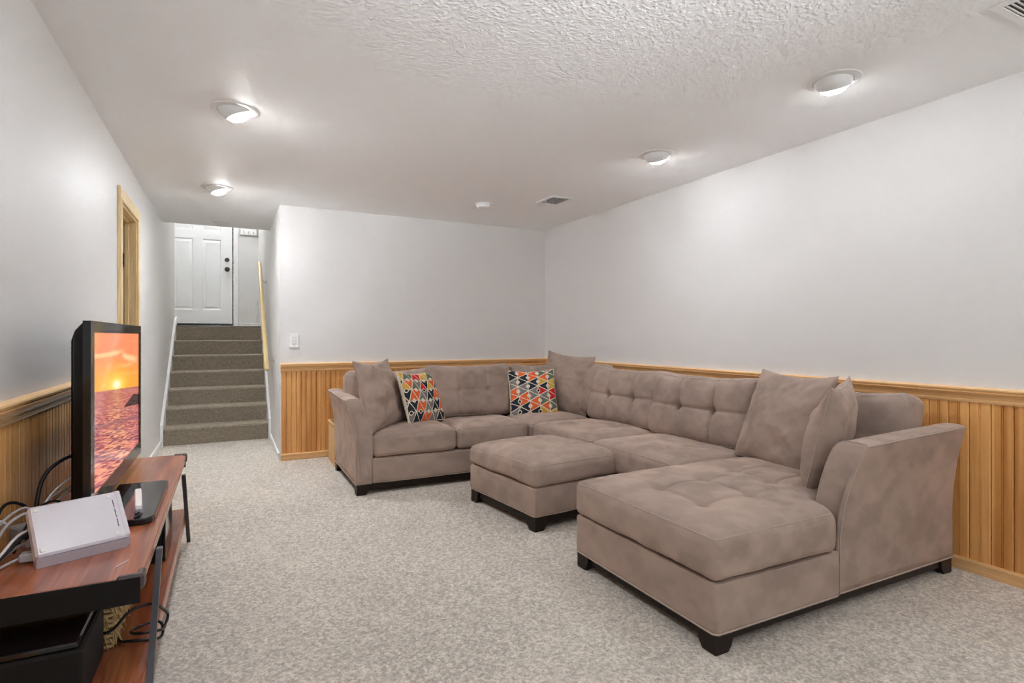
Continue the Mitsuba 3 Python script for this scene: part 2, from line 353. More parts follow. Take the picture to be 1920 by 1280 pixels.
add('staircase__skirt_board', skirt(XS - .024, XS), 'm_white', label='white skirt board')
add('staircase__nosing', bevel_box(XL + .026, XS - .026, YS + RUN * 6 - .036, YS + RUN * 6 + .02, ZL - .004, ZL + .006, .003), 'm_threshold', label='grey metal nosing strip')

hr = root('handrail', 'round pale wooden handrail on metal brackets along the stairs', 'handrail')
ra, rb_ = np.array([.312, 5.70, .766]), np.array([.325, 7.42, 1.967])
dr_ = (rb_ - ra) / np.linalg.norm(rb_ - ra)
rp = [ra - dr_ * 0.0, ra + dr_ * .003, ra + dr_ * .010] + [ra + (rb_ - ra) * t for t in np.linspace(.05, .95, 8)] + [rb_ - dr_ * .010, rb_ - dr_ * .003, rb_]
add('handrail__rail', tube(rp, [.013, .018, .021] + [.021] * 8 + [.021, .018, .013], 18), 'm_handrail', 40)
for t in (.12, .84):
    c = ra + (rb_ - ra) * t
    b = [(c[0], c[1], c[2] - .018), (c[0] + .012, c[1], c[2] - .045), (c[0] + .035, c[1], c[2] - .060), (XS - .004, c[1], c[2] - .060)]
    mdl = join([tube(spline(b, 14), .006, 10), place(trimesh.creation.cylinder(.024, .006, sections=24), frame((0, 1, 0), (0, 0, 1), (XS - .0035, c[1], c[2] - .06)))])
    add('handrail__bracket', mdl, 'm_nickel', 40, label='metal wall bracket')

# entry door on the landing
note('door_2', 'white panelled entry door at the top of the stairs with dark knob and deadbolt', kind='structure')
dx0, dx1, dz0, dz1 = -.855, .040, 1.262, 3.27
def door_leaf():
    y0, y1 = YD + .004, YD + .044
    ms = []
    cols = [(-.855 + .0, -.69), (-.42, -.35 + .0), (-.085, .045)]
    # stiles, rails and raised panels
    pan = [(-.70, -.465), (-.345, -.11)]
    zs = [(1.46, 2.36 + .12), (2.60, 3.12)]
    xs = [dx0, pan[0][0], pan[0][1], pan[1][0], pan[1][1], dx1]
    for a, b in ((xs[0], xs[1]), (xs[2], xs[3]), (xs[4], xs[5])): ms.append(box(a, b, y0, y1, dz0, dz1))
    for a, b in pan:
        for c, d in ((dz0, zs[0][0]), (zs[0][1], zs[1][0]), (zs[1][1], dz1)): ms.append(box(a, b, y0, y1, c, d))
    return join(ms), pan, zs
leaf, pan, zs = door_leaf()
add('door_2__leaf', leaf, 'm_door_white')
for a, b in pan:
    for c, d in zs:
        q = []
        for (ins, yy) in ((0, YD + .004), (.012, YD + .012), (.030, YD + .012), (.044, YD + .006)):
            q.append([(a + ins, yy, c + ins), (b - ins, yy, c + ins), (b - ins, yy, d - ins), (a + ins, yy, d - ins)])
        V = np.array(q).reshape(-1, 3); F = []
        for i in range(3):
            for j in range(4):
                k2 = (j + 1) % 4; F += [(i * 4 + j, i * 4 + k2, (i + 1) * 4 + k2), (i * 4 + j, (i + 1) * 4 + k2, (i + 1) * 4 + j)]
        F += [(12, 13, 14), (12, 14, 15)]
        add('door_2__panel', tm(V, F), 'm_door_white')
def rosette(x, z, rr, knob):
    pr = [(0, 0), (rr, 0), (rr, .006), (rr * .82, .012), (rr * .5, .013)] + ([(.012, .020), (.012, .035), (.024, .044), (.029, .056), (.026, .066), (.014, .071), (0, .072)] if knob else [(rr * .5, .020), (rr * .42, .023), (0, .024)])
    return place(lathe(pr, 32), frame((1, 0, 0), (0, 0, 1), (x, YD + .004, z)))
kx = -.016
add('door_2__knob', rosette(kx - .012, 2.058, .034, True), 'm_bronze', 40, label='dark round door knob')
add('door_2__deadbolt', rosette(kx - .012, 2.196, .031, False), 'm_bronze', 40, label='dark round deadbolt')
add('door_2__threshold', bevel_box(dx0, dx1 + .015, YD - .03, YD + .10, ZL, dz0 - .008, .004), 'm_black', label='dark threshold')
add('door_2__gap_shade', box(.0405, .0520, YD + .006, YD + .05, dz0, 3.28), 'm_black', label='dark strip in place of the shade in the gap beside the door')  # dark strip standing in for the shaded gap beside the door
add('trim_5', join([bevel_box(.052, .122, YD - .016, YD + .0, ZL, 3.34, .004), bevel_box(-.93, -.86, YD - .016, YD, ZL, 3.34, .004), bevel_box(-.93, .122, YD - .016, YD, 3.28, 3.34, .004)]), 'm_door_white', kind='structure', label='white casing around the entry door')
hk = root('hook_rack', 'white wall rack with small metal hooks beside the entry door', 'hook rack')
zz = 2.585
add('hook_rack__board', bevel_box(.145, .365, YD - .018, YD - .0005, zz - .005, zz + .10, .003), 'm_white')
for b_ in ((.137, .145, zz - .013, zz + .108), (.365, .373, zz - .013, zz + .108), (.145, .365, zz - .013, zz - .005), (.145, .365, zz + .10, zz + .108)):
    add('hook_rack__edge', box(b_[0], b_[1], YD - .020, YD - .0005, b_[2], b_[3]), 'm_nickel', label='grey edging')
for i in range(3):
    x = .19 + .065 * i
    add('hook_rack__hook', tube(spline([(x, YD - .018, zz + .035), (x, YD - .045, zz + .028), (x, YD - .055, zz + .012), (x, YD - .05, zz + .028 + .03)][:3] + [(x, YD - .062, zz + .03)], 12), .006, 8), 'm_nickel', 40)

# ------------------------------------------------------------------ lamps and ceiling fittings
def recessed(x, y, tilt, label, group, level=1.0):
    k = root('recessed_light', label, 'ceiling light', group)
    ring = lathe([(.078, .010), (.079, .0), (.084, -.006), (.100, -.0065), (.110, -.004), (.113, 0), (.113, .010)], 56)
    ring.apply_translation((x, y, H - .0005)); add(k + '__trim_ring', ring, 'm_can', 35)
    d = np.array(tilt, float); d /= np.linalg.norm(d)
    r = np.cross([0, 1, 0.2], d); r /= np.linalg.norm(r)
    M = np.eye(4); M[:3, 0] = r; M[:3, 1] = np.cross(d, r); M[:3, 2] = d; M[:3, 3] = (x, y, H + .022)
    R, a0 = .083, .90
    # outer shell from the back to the opening, rolled lip, inner reflector
    prof = [(R * math.sin(t), R * math.cos(t)) for t in np.linspace(2.6, a0, 26)] + [(R * math.sin(a0) - .004, R * math.cos(a0) + .001), (R * math.sin(a0) - .008, R * math.cos(a0) - .003), (.0595, .042), (.057, .036)]
    add(k + '__eyeball', place(lathe(prof, 48), M), 'm_can', 35)
    bulb = lathe([(0, .082), (.025, .079), (.044, .071), (.056, .058), (.0585, .046), (.057, .038)], 40)
    bulb = place(bulb, M)
    if (bulb.face_normals @ d).mean() < 0: bulb.invert()
    b = add(k + '__bulb', bulb, 'm_white', True, label='glowing bulb')
    scene[b]['emitter'] = {'type': 'area', 'radiance': rgb(LAMP * .95 * level, LAMP * level, LAMP * 1.07 * level)}
GL = 'recessed eyeball lights in the basement ceiling'
recessed(.025, 3.15, (.42, .08, -1), 'recessed eyeball light shining toward the left wall, the nearer of the left pair', GL, 1.15)
recessed(-.085, 4.86, (.36, -.02, -1), 'recessed eyeball light nearest the stairs and doorway, glowing white', GL, 2.0)
recessed(2.40, 2.735, (.42, .24, -.87), 'white eyeball light aimed at the right wall, the farther and smaller of the right pair', GL, .58)
recessed(2.407, 1.585, (.42, .20, -.87), 'large white eyeball light aimed at the right wall, nearest the upper right corner', GL, .27)
for x, y, tl in ((.02, 1.40, (.15, .1, -1)), (.02, -.35, (.1, .3, -.9)), (2.40, .40, (.4, .2, -.87)), (2.40, -.9, (.2, .4, -.9)), (1.2, -2.1, (0, .5, -.85)), (2.4, -2.1, (0.1, .5, -.85)), (.02, -2.1, (-.1, .5, -.85))):  # lamps out of view, placed to light the room evenly
    recessed(x, y, tl, 'unseen recessed eyeball light out of view, placed to light the room', 'unseen recessed lights placed to light the room', .30)
for x, y in ((.30, -.95), (1.25, -.95), (2.0, -2.2)):  # unseen lamps behind the viewer, placed to brighten the ceiling
    k = root('unseen_floor_lamp', 'unseen tall uplighter floor lamp behind the viewer, placed to brighten the ceiling', 'floor lamp', 'unseen uplighters behind the viewer')
    add(k + '__base', place(lathe([(0, 0), (.13, 0), (.13, .012), (.11, .022), (.02, .028), (0, .028)], 36), at0(x, y, 0)), 'm_nickel', 35)
    add(k + '__pole', place(lathe([(0, .028), (.0125, .028), (.0125, 1.60), (0, 1.60)], 20), at0(x, y, 0)), 'm_nickel', 35)
    add(k + '__bowl', place(lathe([(0, 1.60), (.05, 1.61), (.11, 1.65), (.155, 1.715), (.152, 1.718), (.105, 1.66), (.04, 1.625), (0, 1.62)], 40), at0(x, y, 0)), 'm_nickel', 35)
    sx_ = np.array([x, y + .10, 1.50]); sd_ = np.array([.10 * (1.2 - x), 1.0, math.tan(math.radians(24))]); sd_ /= np.linalg.norm(sd_)
    add(k + '__spot_arm', tube([(x, y, 1.46), (x, y + .05, 1.47), tuple(sx_ - sd_ * .08)], .007, 8), 'm_nickel', True)
    add(k + '__spot_head', place(lathe([(0, -.085), (.025, -.083), (.040, -.05), (.048, -.004), (.045, -.004), (.036, -.05), (0, -.07)], 28), frame(np.cross((0, 0, 1), sd_), np.cross(sd_, np.cross((0, 0, 1), sd_)), sx_)), 'm_nickel', 35)
    scene[k + '__spot'] = {'type': 'spot', 'to_world': T().look_at(origin=list(sx_), target=list(sx_ + sd_), up=[0, 0, 1]), 'cutoff_angle': 24.0, 'beam_width': 8.0, 'intensity': rgb(SPOT * .93, SPOT, SPOT * 1.08)}  # spot out of view, aimed up to brighten the ceiling
    gl_ = place(lathe([(0, 1.725), (.05, 1.722), (.10, 1.712), (.125, 1.70)], 36), at0(x, y, 0))
    if gl_.face_normals[:, 2].mean() < 0: gl_.invert()
    b = add(k + '__bulb', gl_, 'm_white', True)
    scene[b]['emitter'] = {'type': 'area', 'radiance': rgb(UPLIGHT * .91, UPLIGHT, UPLIGHT * 1.11)}
hl = root('unseen_hall_lamp', 'unseen round white ceiling lamp placed to light the upper landing', 'ceiling light')  # out of view, placed to light the upper landing and door
add('unseen_hall_lamp__base', place(lathe([(0, 0), (.11, 0), (.11, -.03), (.10, -.035), (0, -.035)], 32), frame((1, 0, 0), (0, 1, 0), (-.2, 8.35, 3.65))), 'm_white', 35)
g = trimesh.creation.icosphere(3, .12); g.apply_scale((1, 1, .6)); g.apply_translation((-.2, 8.35, 3.55))
b = add('unseen_hall_lamp__globe', g, 'm_white', True, label='glowing globe of the unseen lamp')
scene[b]['emitter'] = {'type': 'area', 'radiance': rgb(HALL * .95, HALL, HALL * 1.05)}

sd = root('smoke_detector', 'round white smoke detector on the ceiling above the sofa', 'smoke detector')
add('smoke_detector__base', place(lathe([(0, 0), (.066, 0), (.066, -.010), (.062, -.013), (0, -.013)], 40), frame((1, 0, 0), (0, 1, 0), (1.95, 4.42, H - .0005))), 'm_plastic_white', 35)
add('smoke_detector__cover', place(lathe([(.058, -.013), (.057, -.030), (.050, -.037), (.03, -.041), (0, -.042)], 40), frame((1, 0, 0), (0, 1, 0), (1.95, 4.42, H - .0005))), 'm_plastic_white', 35)
add('ceiling_cover_plate', place(lathe([(0, 0), (.075, 0), (.075, -.004), (.070, -.007), (0, -.007)], 36), frame((1, 0, 0), (0, 1, 0), (-.075, 6.33, H - .0005))), 'm_can', 35, label='round white blank cover plate on the ceiling at the foot of the stairs', category='cover plate')

def vent(cx, cy, w, l, label, louvres, group=None):
    k = root('ceiling_vent', label, 'air vent', group)
    x0, x1, y0, y1 = cx - w / 2, cx + w / 2, cy - l / 2, cy + l / 2; e = .028
    z1, z0 = H - .0005, H - .008
    add(k + '__frame', join([bevel_box(x0, x1, y0, y0 + e, z0, z1, .002), bevel_box(x0, x1, y1 - e, y1, z0, z1, .002), bevel_box(x0, x0 + e, y0 + e, y1 - e, z0, z1, .002), bevel_box(x1 - e, x1, y0 + e, y1 - e, z0, z1, .002)]), 'm_plastic_white')
    add(k + '__dark_backing', box(x0 + e, x1 - e, y0 + e, y1 - e, z1 - .0018, z1), 'm_vent_dark')  # flat dark sheet standing in for the shaded opening
    n = louvres
    for i in range(n):
        yy = y0 + e + (l - 2 * e) * (i + .5) / n
        m = trimesh.creation.box((w - 2 * e, .0105, .0012)); m.apply_transform(trimesh.transformations.rotation_matrix(.45, (1, 0, 0))); m.apply_translation((cx, yy, z1 - .0055))
        add(k + '__louvre', m, 'm_plastic_white')
    lv = tube([(x0 + e * .5, cy, z0), (x0 + e * .5, cy - .004, z0 - .018)], .003, 8); add(k + '__lever', lv, 'm_plastic_white')
vent(2.435, 4.03, .21, .26, 'white louvred air vent in the ceiling near the back right corner', 12)
vent(2.515, .893, .32, .19, 'white slatted air vent at the upper right edge of the ceiling', 9)

sw = root('light_switch', 'white rocker light switch on the back wall beside the stairs', 'light switch')
add('light_switch__plate', bevel_box(.464, .546, YB - .007, YB - .0005, .978, 1.103, .003), 'm_plastic_white')
add('light_switch__rocker', hull([(.489, YB - .007, 1.008), (.521, YB - .007, 1.008), (.489, YB - .007, 1.073), (.521, YB - .007, 1.073), (.490, YB - .010, 1.012), (.520, YB - .010, 1.012), (.490, YB - .0125, 1.070), (.520, YB - .0125, 1.070)]), 'm_plastic_white')

# ------------------------------------------------------------------ soft furniture helpers
def grid_axis(half, r, step):
    k = 5
    a = np.linspace(-half, -half + r, k + 1)[:-1]; n = max(2, int(math.ceil((2 * half - 2 * r) / step)))
    return np.concatenate([a, np.linspace(-half + r, half - r, n + 1), -a[::-1]])
def round_box(sx, sy, sz, r, step):
    hx, hy, hz = sx / 2, sy / 2, sz / 2
    ax = [grid_axis(h, min(r, h * .98), step) for h in (hx, hy, hz)]
    V, F, off = [], [], 0
    for d in range(3):
        a, b = (d + 1) % 3, (d + 2) % 3
        A, B = np.meshgrid(ax[a], ax[b], indexing='ij')
        for s in (-1, 1):
            P = np.zeros(A.shape + (3,)); P[..., a] = A; P[..., b] = B; P[..., d] = s * (hx, hy, hz)[d]
            n, m = A.shape; idx = np.arange(n * m).reshape(n, m) + off
            q = np.stack([idx[:-1, :-1], idx[1:, :-1], idx[1:, 1:], idx[:-1, 1:]], -1).reshape(-1, 4)
            if s < 0: q = q[:, ::-1]
            V.append(P.reshape(-1, 3)); F.append(q); off += n * m
    V = np.vstack(V); F = np.vstack(F)
    F = np.vstack([F[:, [0, 1, 2]], F[:, [0, 2, 3]]])
    m = trimesh.Trimesh(V, F, process=False); m.merge_vertices(digits_vertex=6)
    V = np.array(m.vertices); F = np.array(m.faces)
    h = np.array([hx, hy, hz]); rr = np.minimum(r, h * .98)
    inner = np.clip(V, -(h - rr), h - rr); q = (V - inner) / rr
    ln = np.linalg.norm(q, axis=1, keepdims=True); mx = np.abs(q).max(1, keepdims=True)
    q = np.where(ln > 0, q / np.maximum(ln, 1e-9) * np.minimum(1, mx), 0)
    return inner + q * rr, F
class Cushion:
    """rounded slab, local z is the upholstered face; deform() maps points of the plain slab"""
    def __init__(s, sx, sy, sz, r=.04, crown=.03, bulge=.015, tufts=(), creases=(), seed=0, rough=.004, step=.014, back_crown=0, remap=None, fold=None):
        s.__dict__.update(locals()); 
    def deform(s, V):
        V = V.copy(); hx, hy, hz = s.sx / 2, s.sy / 2, s.sz / 2
        X, Y, Z = np.clip(V[:, 0] / hx, -1, 1), np.clip(V[:, 1] / hy, -1, 1), np.clip(V[:, 2] / hz, -1, 1)
        top = sstep(.15, .95, Z); bot = sstep(.15, .95, -Z)
        pr = np.clip((1 - X ** 4) * (1 - Y ** 4), 0, 1) ** .8
        dz = top * s.crown * pr - bot * s.back_crown * pr
        for x, y, d in s.tufts:
            q = np.hypot(V[:, 0] - x, V[:, 1] - y)
            dz -= top * (d * np.exp(-(q / .028) ** 2) + d * .55 * np.exp(-(q / .10) ** 2))
        for x0, y0, x1, y1, d, w in s.creases:
            ax, ay = x1 - x0, y1 - y0; L2 = ax * ax + ay * ay
            t = np.clip(((V[:, 0] - x0) * ax + (V[:, 1] - y0) * ay) / L2, 0, 1)
            q = np.hypot(V[:, 0] - x0 - t * ax, V[:, 1] - y0 - t * ay)
            dz -= top * (d * np.exp(-(q / w) ** 2) + .45 * d * np.exp(-(q / (w * 4)) ** 2))
        if s.fold is not None: dz += top * s.fold(V[:, 0], V[:, 1])
        sideX = s.bulge * (1 - Y ** 4) * (1 - np.abs(Z) ** 3) * np.sign(X) * sstep(.6, 1, np.abs(X))
        sideY = s.bulge * (1 - X ** 4) * (1 - np.abs(Z) ** 3) * np.sign(Y) * sstep(.6, 1, np.abs(Y))
        n1 = npfbm(V * 7 + s.seed * 3.1, 3) - .5; n2 = npfbm(V * 26 + s.seed * 1.7, 2) - .5
        nn = (n1 * 2.4 + n2 * .5) * s.rough
        V[:, 2] += dz + nn * (top - bot); V[:, 0] += sideX + nn * np.sign(X) * sstep(.8, 1, np.abs(X)); V[:, 1] += sideY + nn * np.sign(Y) * sstep(.8, 1, np.abs(Y))
        if s.remap is not None: V = s.remap(V)
        return V
    def mesh(s, M):
        V, F = round_box(s.sx, s.sy, s.sz, s.r, s.step)
        m = tm(s.deform(V), F); m.apply_transform(M); return m
    def seam(s, M, z=1, r=.0028, inset=.4):
        """tube along the edge of the upper (z=1) or lower (z=-1) face"""
        hx, hy, hz = s.sx / 2, s.sy / 2, s.sz / 2; c = s.r * (1 - math.cos(math.pi / 4)); rr = s.r
        a, b, zz = hx - c, hy - c, z * (hz - c)
        k = rr * .7; pts = []
        for (cx, cy, t0) in ((a - k, b - k, 0), (-a + k, b - k, 1), (-a + k, -b + k, 2), (a - k, -b + k, 3)):
            for t in np.linspace(0, 1, 6)[:-1]:
                an = (t0 + t) * math.pi / 2; pts.append((cx + k * math.cos(an), cy + k * math.sin(an), zz))
        P = np.array(pts); out = []
        for i in range(len(P)):
            p, q = P[i], P[(i + 1) % len(P)]; n = max(1, int(np.linalg.norm(q - p) / .03))
            out += [p + (q - p) * j / n for j in range(n)]
        V = s.deform(np.array(out)); m = tube(V, r, 6, closed=True); m.apply_transform(M); return m
EYE = np.eye(4)
def at(x, y, z):
    M = np.eye(4); M[:3, 3] = (x, y, z); return M

# ------------------------------------------------------------------ sectional sofa
SF = root('sectional_sofa', 'large U-shaped brown microfibre sectional sofa in the back right corner of the room', 'sofa')
Z0, Z1, ZS = .072, .247, .392       # underside of base, cushion split, seam of seat cushions
def base(x0, x1, y0, y1, seed):
    c = Cushion(x1 - x0, y1 - y0, Z1 - Z0, r=.018, crown=0, bulge=.004, seed=seed, rough=.0025, step=.05)
    M = at((x0 + x1) / 2, (y0 + y1) / 2, (Z0 + Z1) / 2 - .002)
    k = add(SF + '__base', c.mesh(M), 'm_fabric', True)
    add(k + '__welt', c.seam(M, -1, .004), 'm_piping', True)
base(.868, 2.088, 3.845, 4.715, 1); base(2.094, 2.965, 3.80, 4.715, 2); base(2.094, 2.965, 3.015, 3.796, 3); base(2.094, 2.965, 2.226, 3.011, 4)
# chaise base: L-shaped plan, made of one outline
def slab_outline(poly, z0, z1, bev=.010):
    P = Polygon(poly); ms = []
    rings = [(z0, bev), (z0 + bev * .3, bev * .3), (z0 + bev, 0), (z1 - bev, 0), (z1 - bev * .3, bev * .3), (z1, bev)]
    co = np.array(poly, float)
    if not P.exterior.is_ccw: co = co[::-1]
    n = len(co); nxt, prv = np.roll(co, -1, 0), np.roll(co, 1, 0)
    e1 = co - prv; e2 = nxt - co
    n1 = np.stack([e1[:, 1], -e1[:, 0]], 1) / np.linalg.norm(e1, axis=1, keepdims=True); n2 = np.stack([e2[:, 1], -e2[:, 0]], 1) / np.linalg.norm(e2, axis=1, keepdims=True)
    mi_ = (n1 + n2) / (1 + (n1 * n2).sum(1, keepdims=True))
    V = np.vstack([np.c_[co - mi_ * b, np.full(n, z)] for z, b in rings]); F = []
    for i in range(len(rings) - 1):
        for j in range(n):
            k2 = (j + 1) % n; F += [(i * n + j, i * n + k2, (i + 1) * n + k2), (i * n + j, (i + 1) * n + k2, (i + 1) * n + j)]
    v2, f2 = trimesh.creation.triangulate_polygon(Polygon(co), engine='earcut')
    from scipy.spatial import cKDTree
    idx = cKDTree(co).query(v2)[1]
    for a, b, c in f2:
        a, b, c = idx[a], idx[b], idx[c]
        ab, ac = co[b] - co[a], co[c] - co[a]; area = ab[0] * ac[1] - ab[1] * ac[0]
        if area < 0: b, c = c, b
        F.append(((len(rings) - 1) * n + a, (len(rings) - 1) * n + b, (len(rings) - 1) * n + c)); F.append((a, c, b))
    return tm(V, F)
def dense(poly, step=.06):
    out = []
    for i in range(len(poly)):
        p, q = np.array(poly[i], float), np.array(poly[(i + 1) % len(poly)], float); n = max(1, int(np.linalg.norm(q - p) / step))
        out += [tuple(p + (q - p) * j / n) for j in range(n)]
    return out
cb_poly = [(1.458, 1.385), (1.464, 1.376), (1.473, 1.370), (2.098, 1.370), (2.120, 1.373), (2.122, 1.49), (2.965, 1.49), (2.965, 2.222), (1.470, 2.222), (1.458, 2.212)]
k = add(SF + '__base', slab_outline(dense(cb_poly), Z0, Z1 - .004, .010), 'm_fabric', 40)
loop = [(p[0], p[1], Z0 + .001) for p in dense(cb_poly, .05)]
add(k + '__welt', tube(loop, .004, 6, closed=True), 'm_piping', True)

def seat(x0, x1, y0, y1, seed, tufts=(), creases=(), crown=.036, remap=None, step=.014, ztop=None):
    zt = ztop or .402
    c = Cushion(x1 - x0, y1 - y0, zt - Z1, r=.034, crown=crown, bulge=.010, seed=seed, rough=.0045, step=step,
                tufts=[(a - (x0 + x1) / 2, b - (y0 + y1) / 2, d) for a, b, d in tufts],
                creases=[(a - (x0 + x1) / 2, b - (y0 + y1) / 2, e - (x0 + x1) / 2, f - (y0 + y1) / 2, d, w) for a, b, e, f, d, w in creases], remap=remap)
    M = at((x0 + x1) / 2, (y0 + y1) / 2, (zt + Z1) / 2)
    k = add(SF + '__seat_cushion', c.mesh(M), 'm_fabric', True)
    add(k + '__piping', c.seam(M, 1), 'm_piping', True)
def quad_tufts(x0, x1, y0, y1, d=.009, lines=True):
    tx, ty = [x0 + (x1 - x0) * f for f in (.34, .67)], [y0 + (y1 - y0) * f for f in (.33, .67)]
    tu = [(a, b, d) for a in tx for b in ty]; cr = []
    if lines:
        for a in tx: cr.append((a, ty[0], a, ty[1], .004, .007)); cr += [(a, ty[0], a, ty[0] - .12, .003, .007), (a, ty[1], a, ty[1] + .12, .003, .007)]
        for b in ty: cr.append((tx[0], b, tx[1], b, .004, .007)); cr += [(tx[0], b, tx[0] - .12, b, .003, .007), (tx[1], b, tx[1] + .12, b, .003, .007)]
    return dict(tufts=tu, creases=cr)
seat(.876, 1.490, 3.838, 4.30, 11, **quad_tufts(.876, 1.49, 3.85, 4.3, .006))
seat(1.494, 2.086, 3.838, 4.30, 12, **quad_tufts(1.494, 2.086, 3.85, 4.3, .006))
seat(2.092, 2.66, 3.80, 4.30, 13)
seat(2.088, 2.68, 3.012, 3.793, 14, **quad_tufts(2.088, 2.66, 3.01, 3.79))
seat(2.086, 2.68, 2.232, 3.006, 15, **quad_tufts(2.086, 2.66, 2.23, 3.0, .010))
def chaise_remap(V):
    yc = (1.362 + 2.224) / 2; hy = (2.224 - 1.362) / 2; xc = (1.450 + 2.68) / 2
    V = V.copy(); x = V[:, 0] + xc
    sh = .135 * sstep(2.065, 2.125, x)
    V[:, 1] = hy - (hy - V[:, 1]) * (2 * hy - sh) / (2 * hy); return V
tx, ty = [1.62, 1.80, 1.98, 2.16, 2.34], [1.70, 1.93]
tu = []; cr = []
for i, a in enumerate((1.66, 1.92, 2.18, 2.42)):
    for j, b in enumerate((1.62, 1.87)):
        tu.append((a, b, .014))
        if i < 3: cr.append((a, b, a + .26, b, .008, .006))
    cr.append((a, 1.62, a, 1.87, .012, .006)); cr.append((a, 1.87, a - .01, 2.10, .004, .007)); cr.append((a, 1.62, a + .01, 1.47, .003, .007))
seat(1.450, 2.68, 1.362, 2.224, 16, tu, cr, crown=.042, remap=chaise_remap, step=.0085, ztop=.400)

# arms: flared profile swept along the depth of the seat
ARM = [(0, Z0), (0, .20), (.001, .30), (.006, .40), (.018, .49), (.034, .56), (.052, .624), (.054, .634), (.049, .641), (.02, .645), (-.02, .645), (-.045, .640), (-.063, .630), (-.076, .612), (-.086, .585), (-.097, .54), (-.106, .48), (-.111, .41), (-.110, .30), (-.106, .20), (-.104, Z0)]
def arm(start, along, out, length, rise, dz):
    prof = np.array(ARM)
    # refine the outline
    q = []
    for i in range(len(prof)):
        p0, p1 = prof[i], prof[(i + 1) % len(prof)]; n = max(1, int(np.linalg.norm(p1 - p0) / .03))
        q += [p0 + (p1 - p0) * j / n for j in range(n)]
    prof = np.array(q); N = len(prof)
    e1 = prof - np.roll(prof, 1, 0); e2 = np.roll(prof, -1, 0) - prof
    nr = np.stack([e1[:, 1] + e2[:, 1], -(e1[:, 0] + e2[:, 0])], 1); nr /= np.linalg.norm(nr, axis=1, keepdims=True)
    cen = prof.mean(0)
    if ((prof - cen) * nr).sum() < 0: nr = -nr
    st, al, ou = np.array(start, float), np.array(along, float), np.array(out, float)
    ts = [0, .003, .010, .02] + list(np.linspace(.06, length - .05, 16)) + [length - .012, length - .003, length]
    ins = [.012, .004, 0, 0] + [0] * 16 + [0, .004, .012]
    rings = []
    for t, i_ in zip(ts, ins):
        p = prof - nr * i_
        z = p[:, 1]
        zz = z + np.clip((z - .4) / .23, 0, 1) * (dz + rise * t / length)
        lean = .095 * np.clip((z - .28) / .36, 0, 1) ** 1.5 * np.clip(1 - t / .35, 0, 1)
        rings.append(st + al * (t + lean)[:, None] + ou * p[:, :1] + np.array([0, 0, 1.0]) * zz[:, None])
    R = np.array(rings)
    V = R.reshape(-1, 3).copy()
    nn = (npfbm(V * 6 + 4, 3) - .5) * .006
    V += ou * nn[:, None]
    F = []
    for i in range(len(ts) - 1):
        for j in range(N):
            k2 = (j + 1) % N; F += [(i * N + j, (i + 1) * N + j, (i + 1) * N + k2), (i * N + j, (i + 1) * N + k2, i * N + k2)]
    v2, f2 = trimesh.creation.triangulate_polygon(Polygon(prof), engine='earcut')
    from scipy.spatial import cKDTree
    idx = cKDTree(prof).query(v2)[1]; L = (len(ts) - 1) * N
    for a, b, c in f2:
        a, b, c = idx[a], idx[b], idx[c]; F += [(a, b, c), (L + a, L + c, L + b)]
    m = trimesh.Trimesh(V, F, process=False); trimesh.repair.fix_normals(m)
    # welts: along the front outline and along the outer top edge
    front = V[2 * N:3 * N]; io = int(np.argmin(np.hypot(prof[:, 0] - .055, prof[:, 1] - .634)))
    seg = [i for i in range(N)]
    out_edge = R[2:-2, io]
    low = R[:, 0]
    return m, join([tube(front, .003, 6, closed=True), tube(out_edge, .0028, 6), tube(R[2:-1, 0] + np.array([0, 0, .001]), .004, 6)])
m, w = arm((.764, 3.838, 0), (0, 1, 0), (-1, 0, 0), .875, .012, .0)
k = add(SF + '__arm', m, 'm_fabric', 50); add(k + '__piping', w, 'm_piping', True)
m, w = arm((2.122, 1.378, 0), (1, 0, 0), (0, -1, 0), .84, .025, .012)
k = add(SF + '__arm', m, 'm_fabric', 50); add(k + '__piping', w, 'm_piping', True)
# back frames
def backframe(x0, x1, y0, y1, zt, seed):
    c = Cushion(x1 - x0, y1 - y0, zt - Z1, r=.03, crown=.006, bulge=.006, seed=seed, rough=.002, step=.05)
    add(SF + '__back_frame', c.mesh(at((x0 + x1) / 2, (y0 + y1) / 2, (zt + Z1) / 2)), 'm_fabric', True)
backframe(.83, 2.86, 4.52, 4.715, .63, 21); backframe(2.865, 2.965, 1.56, 4.715, .645, 22)

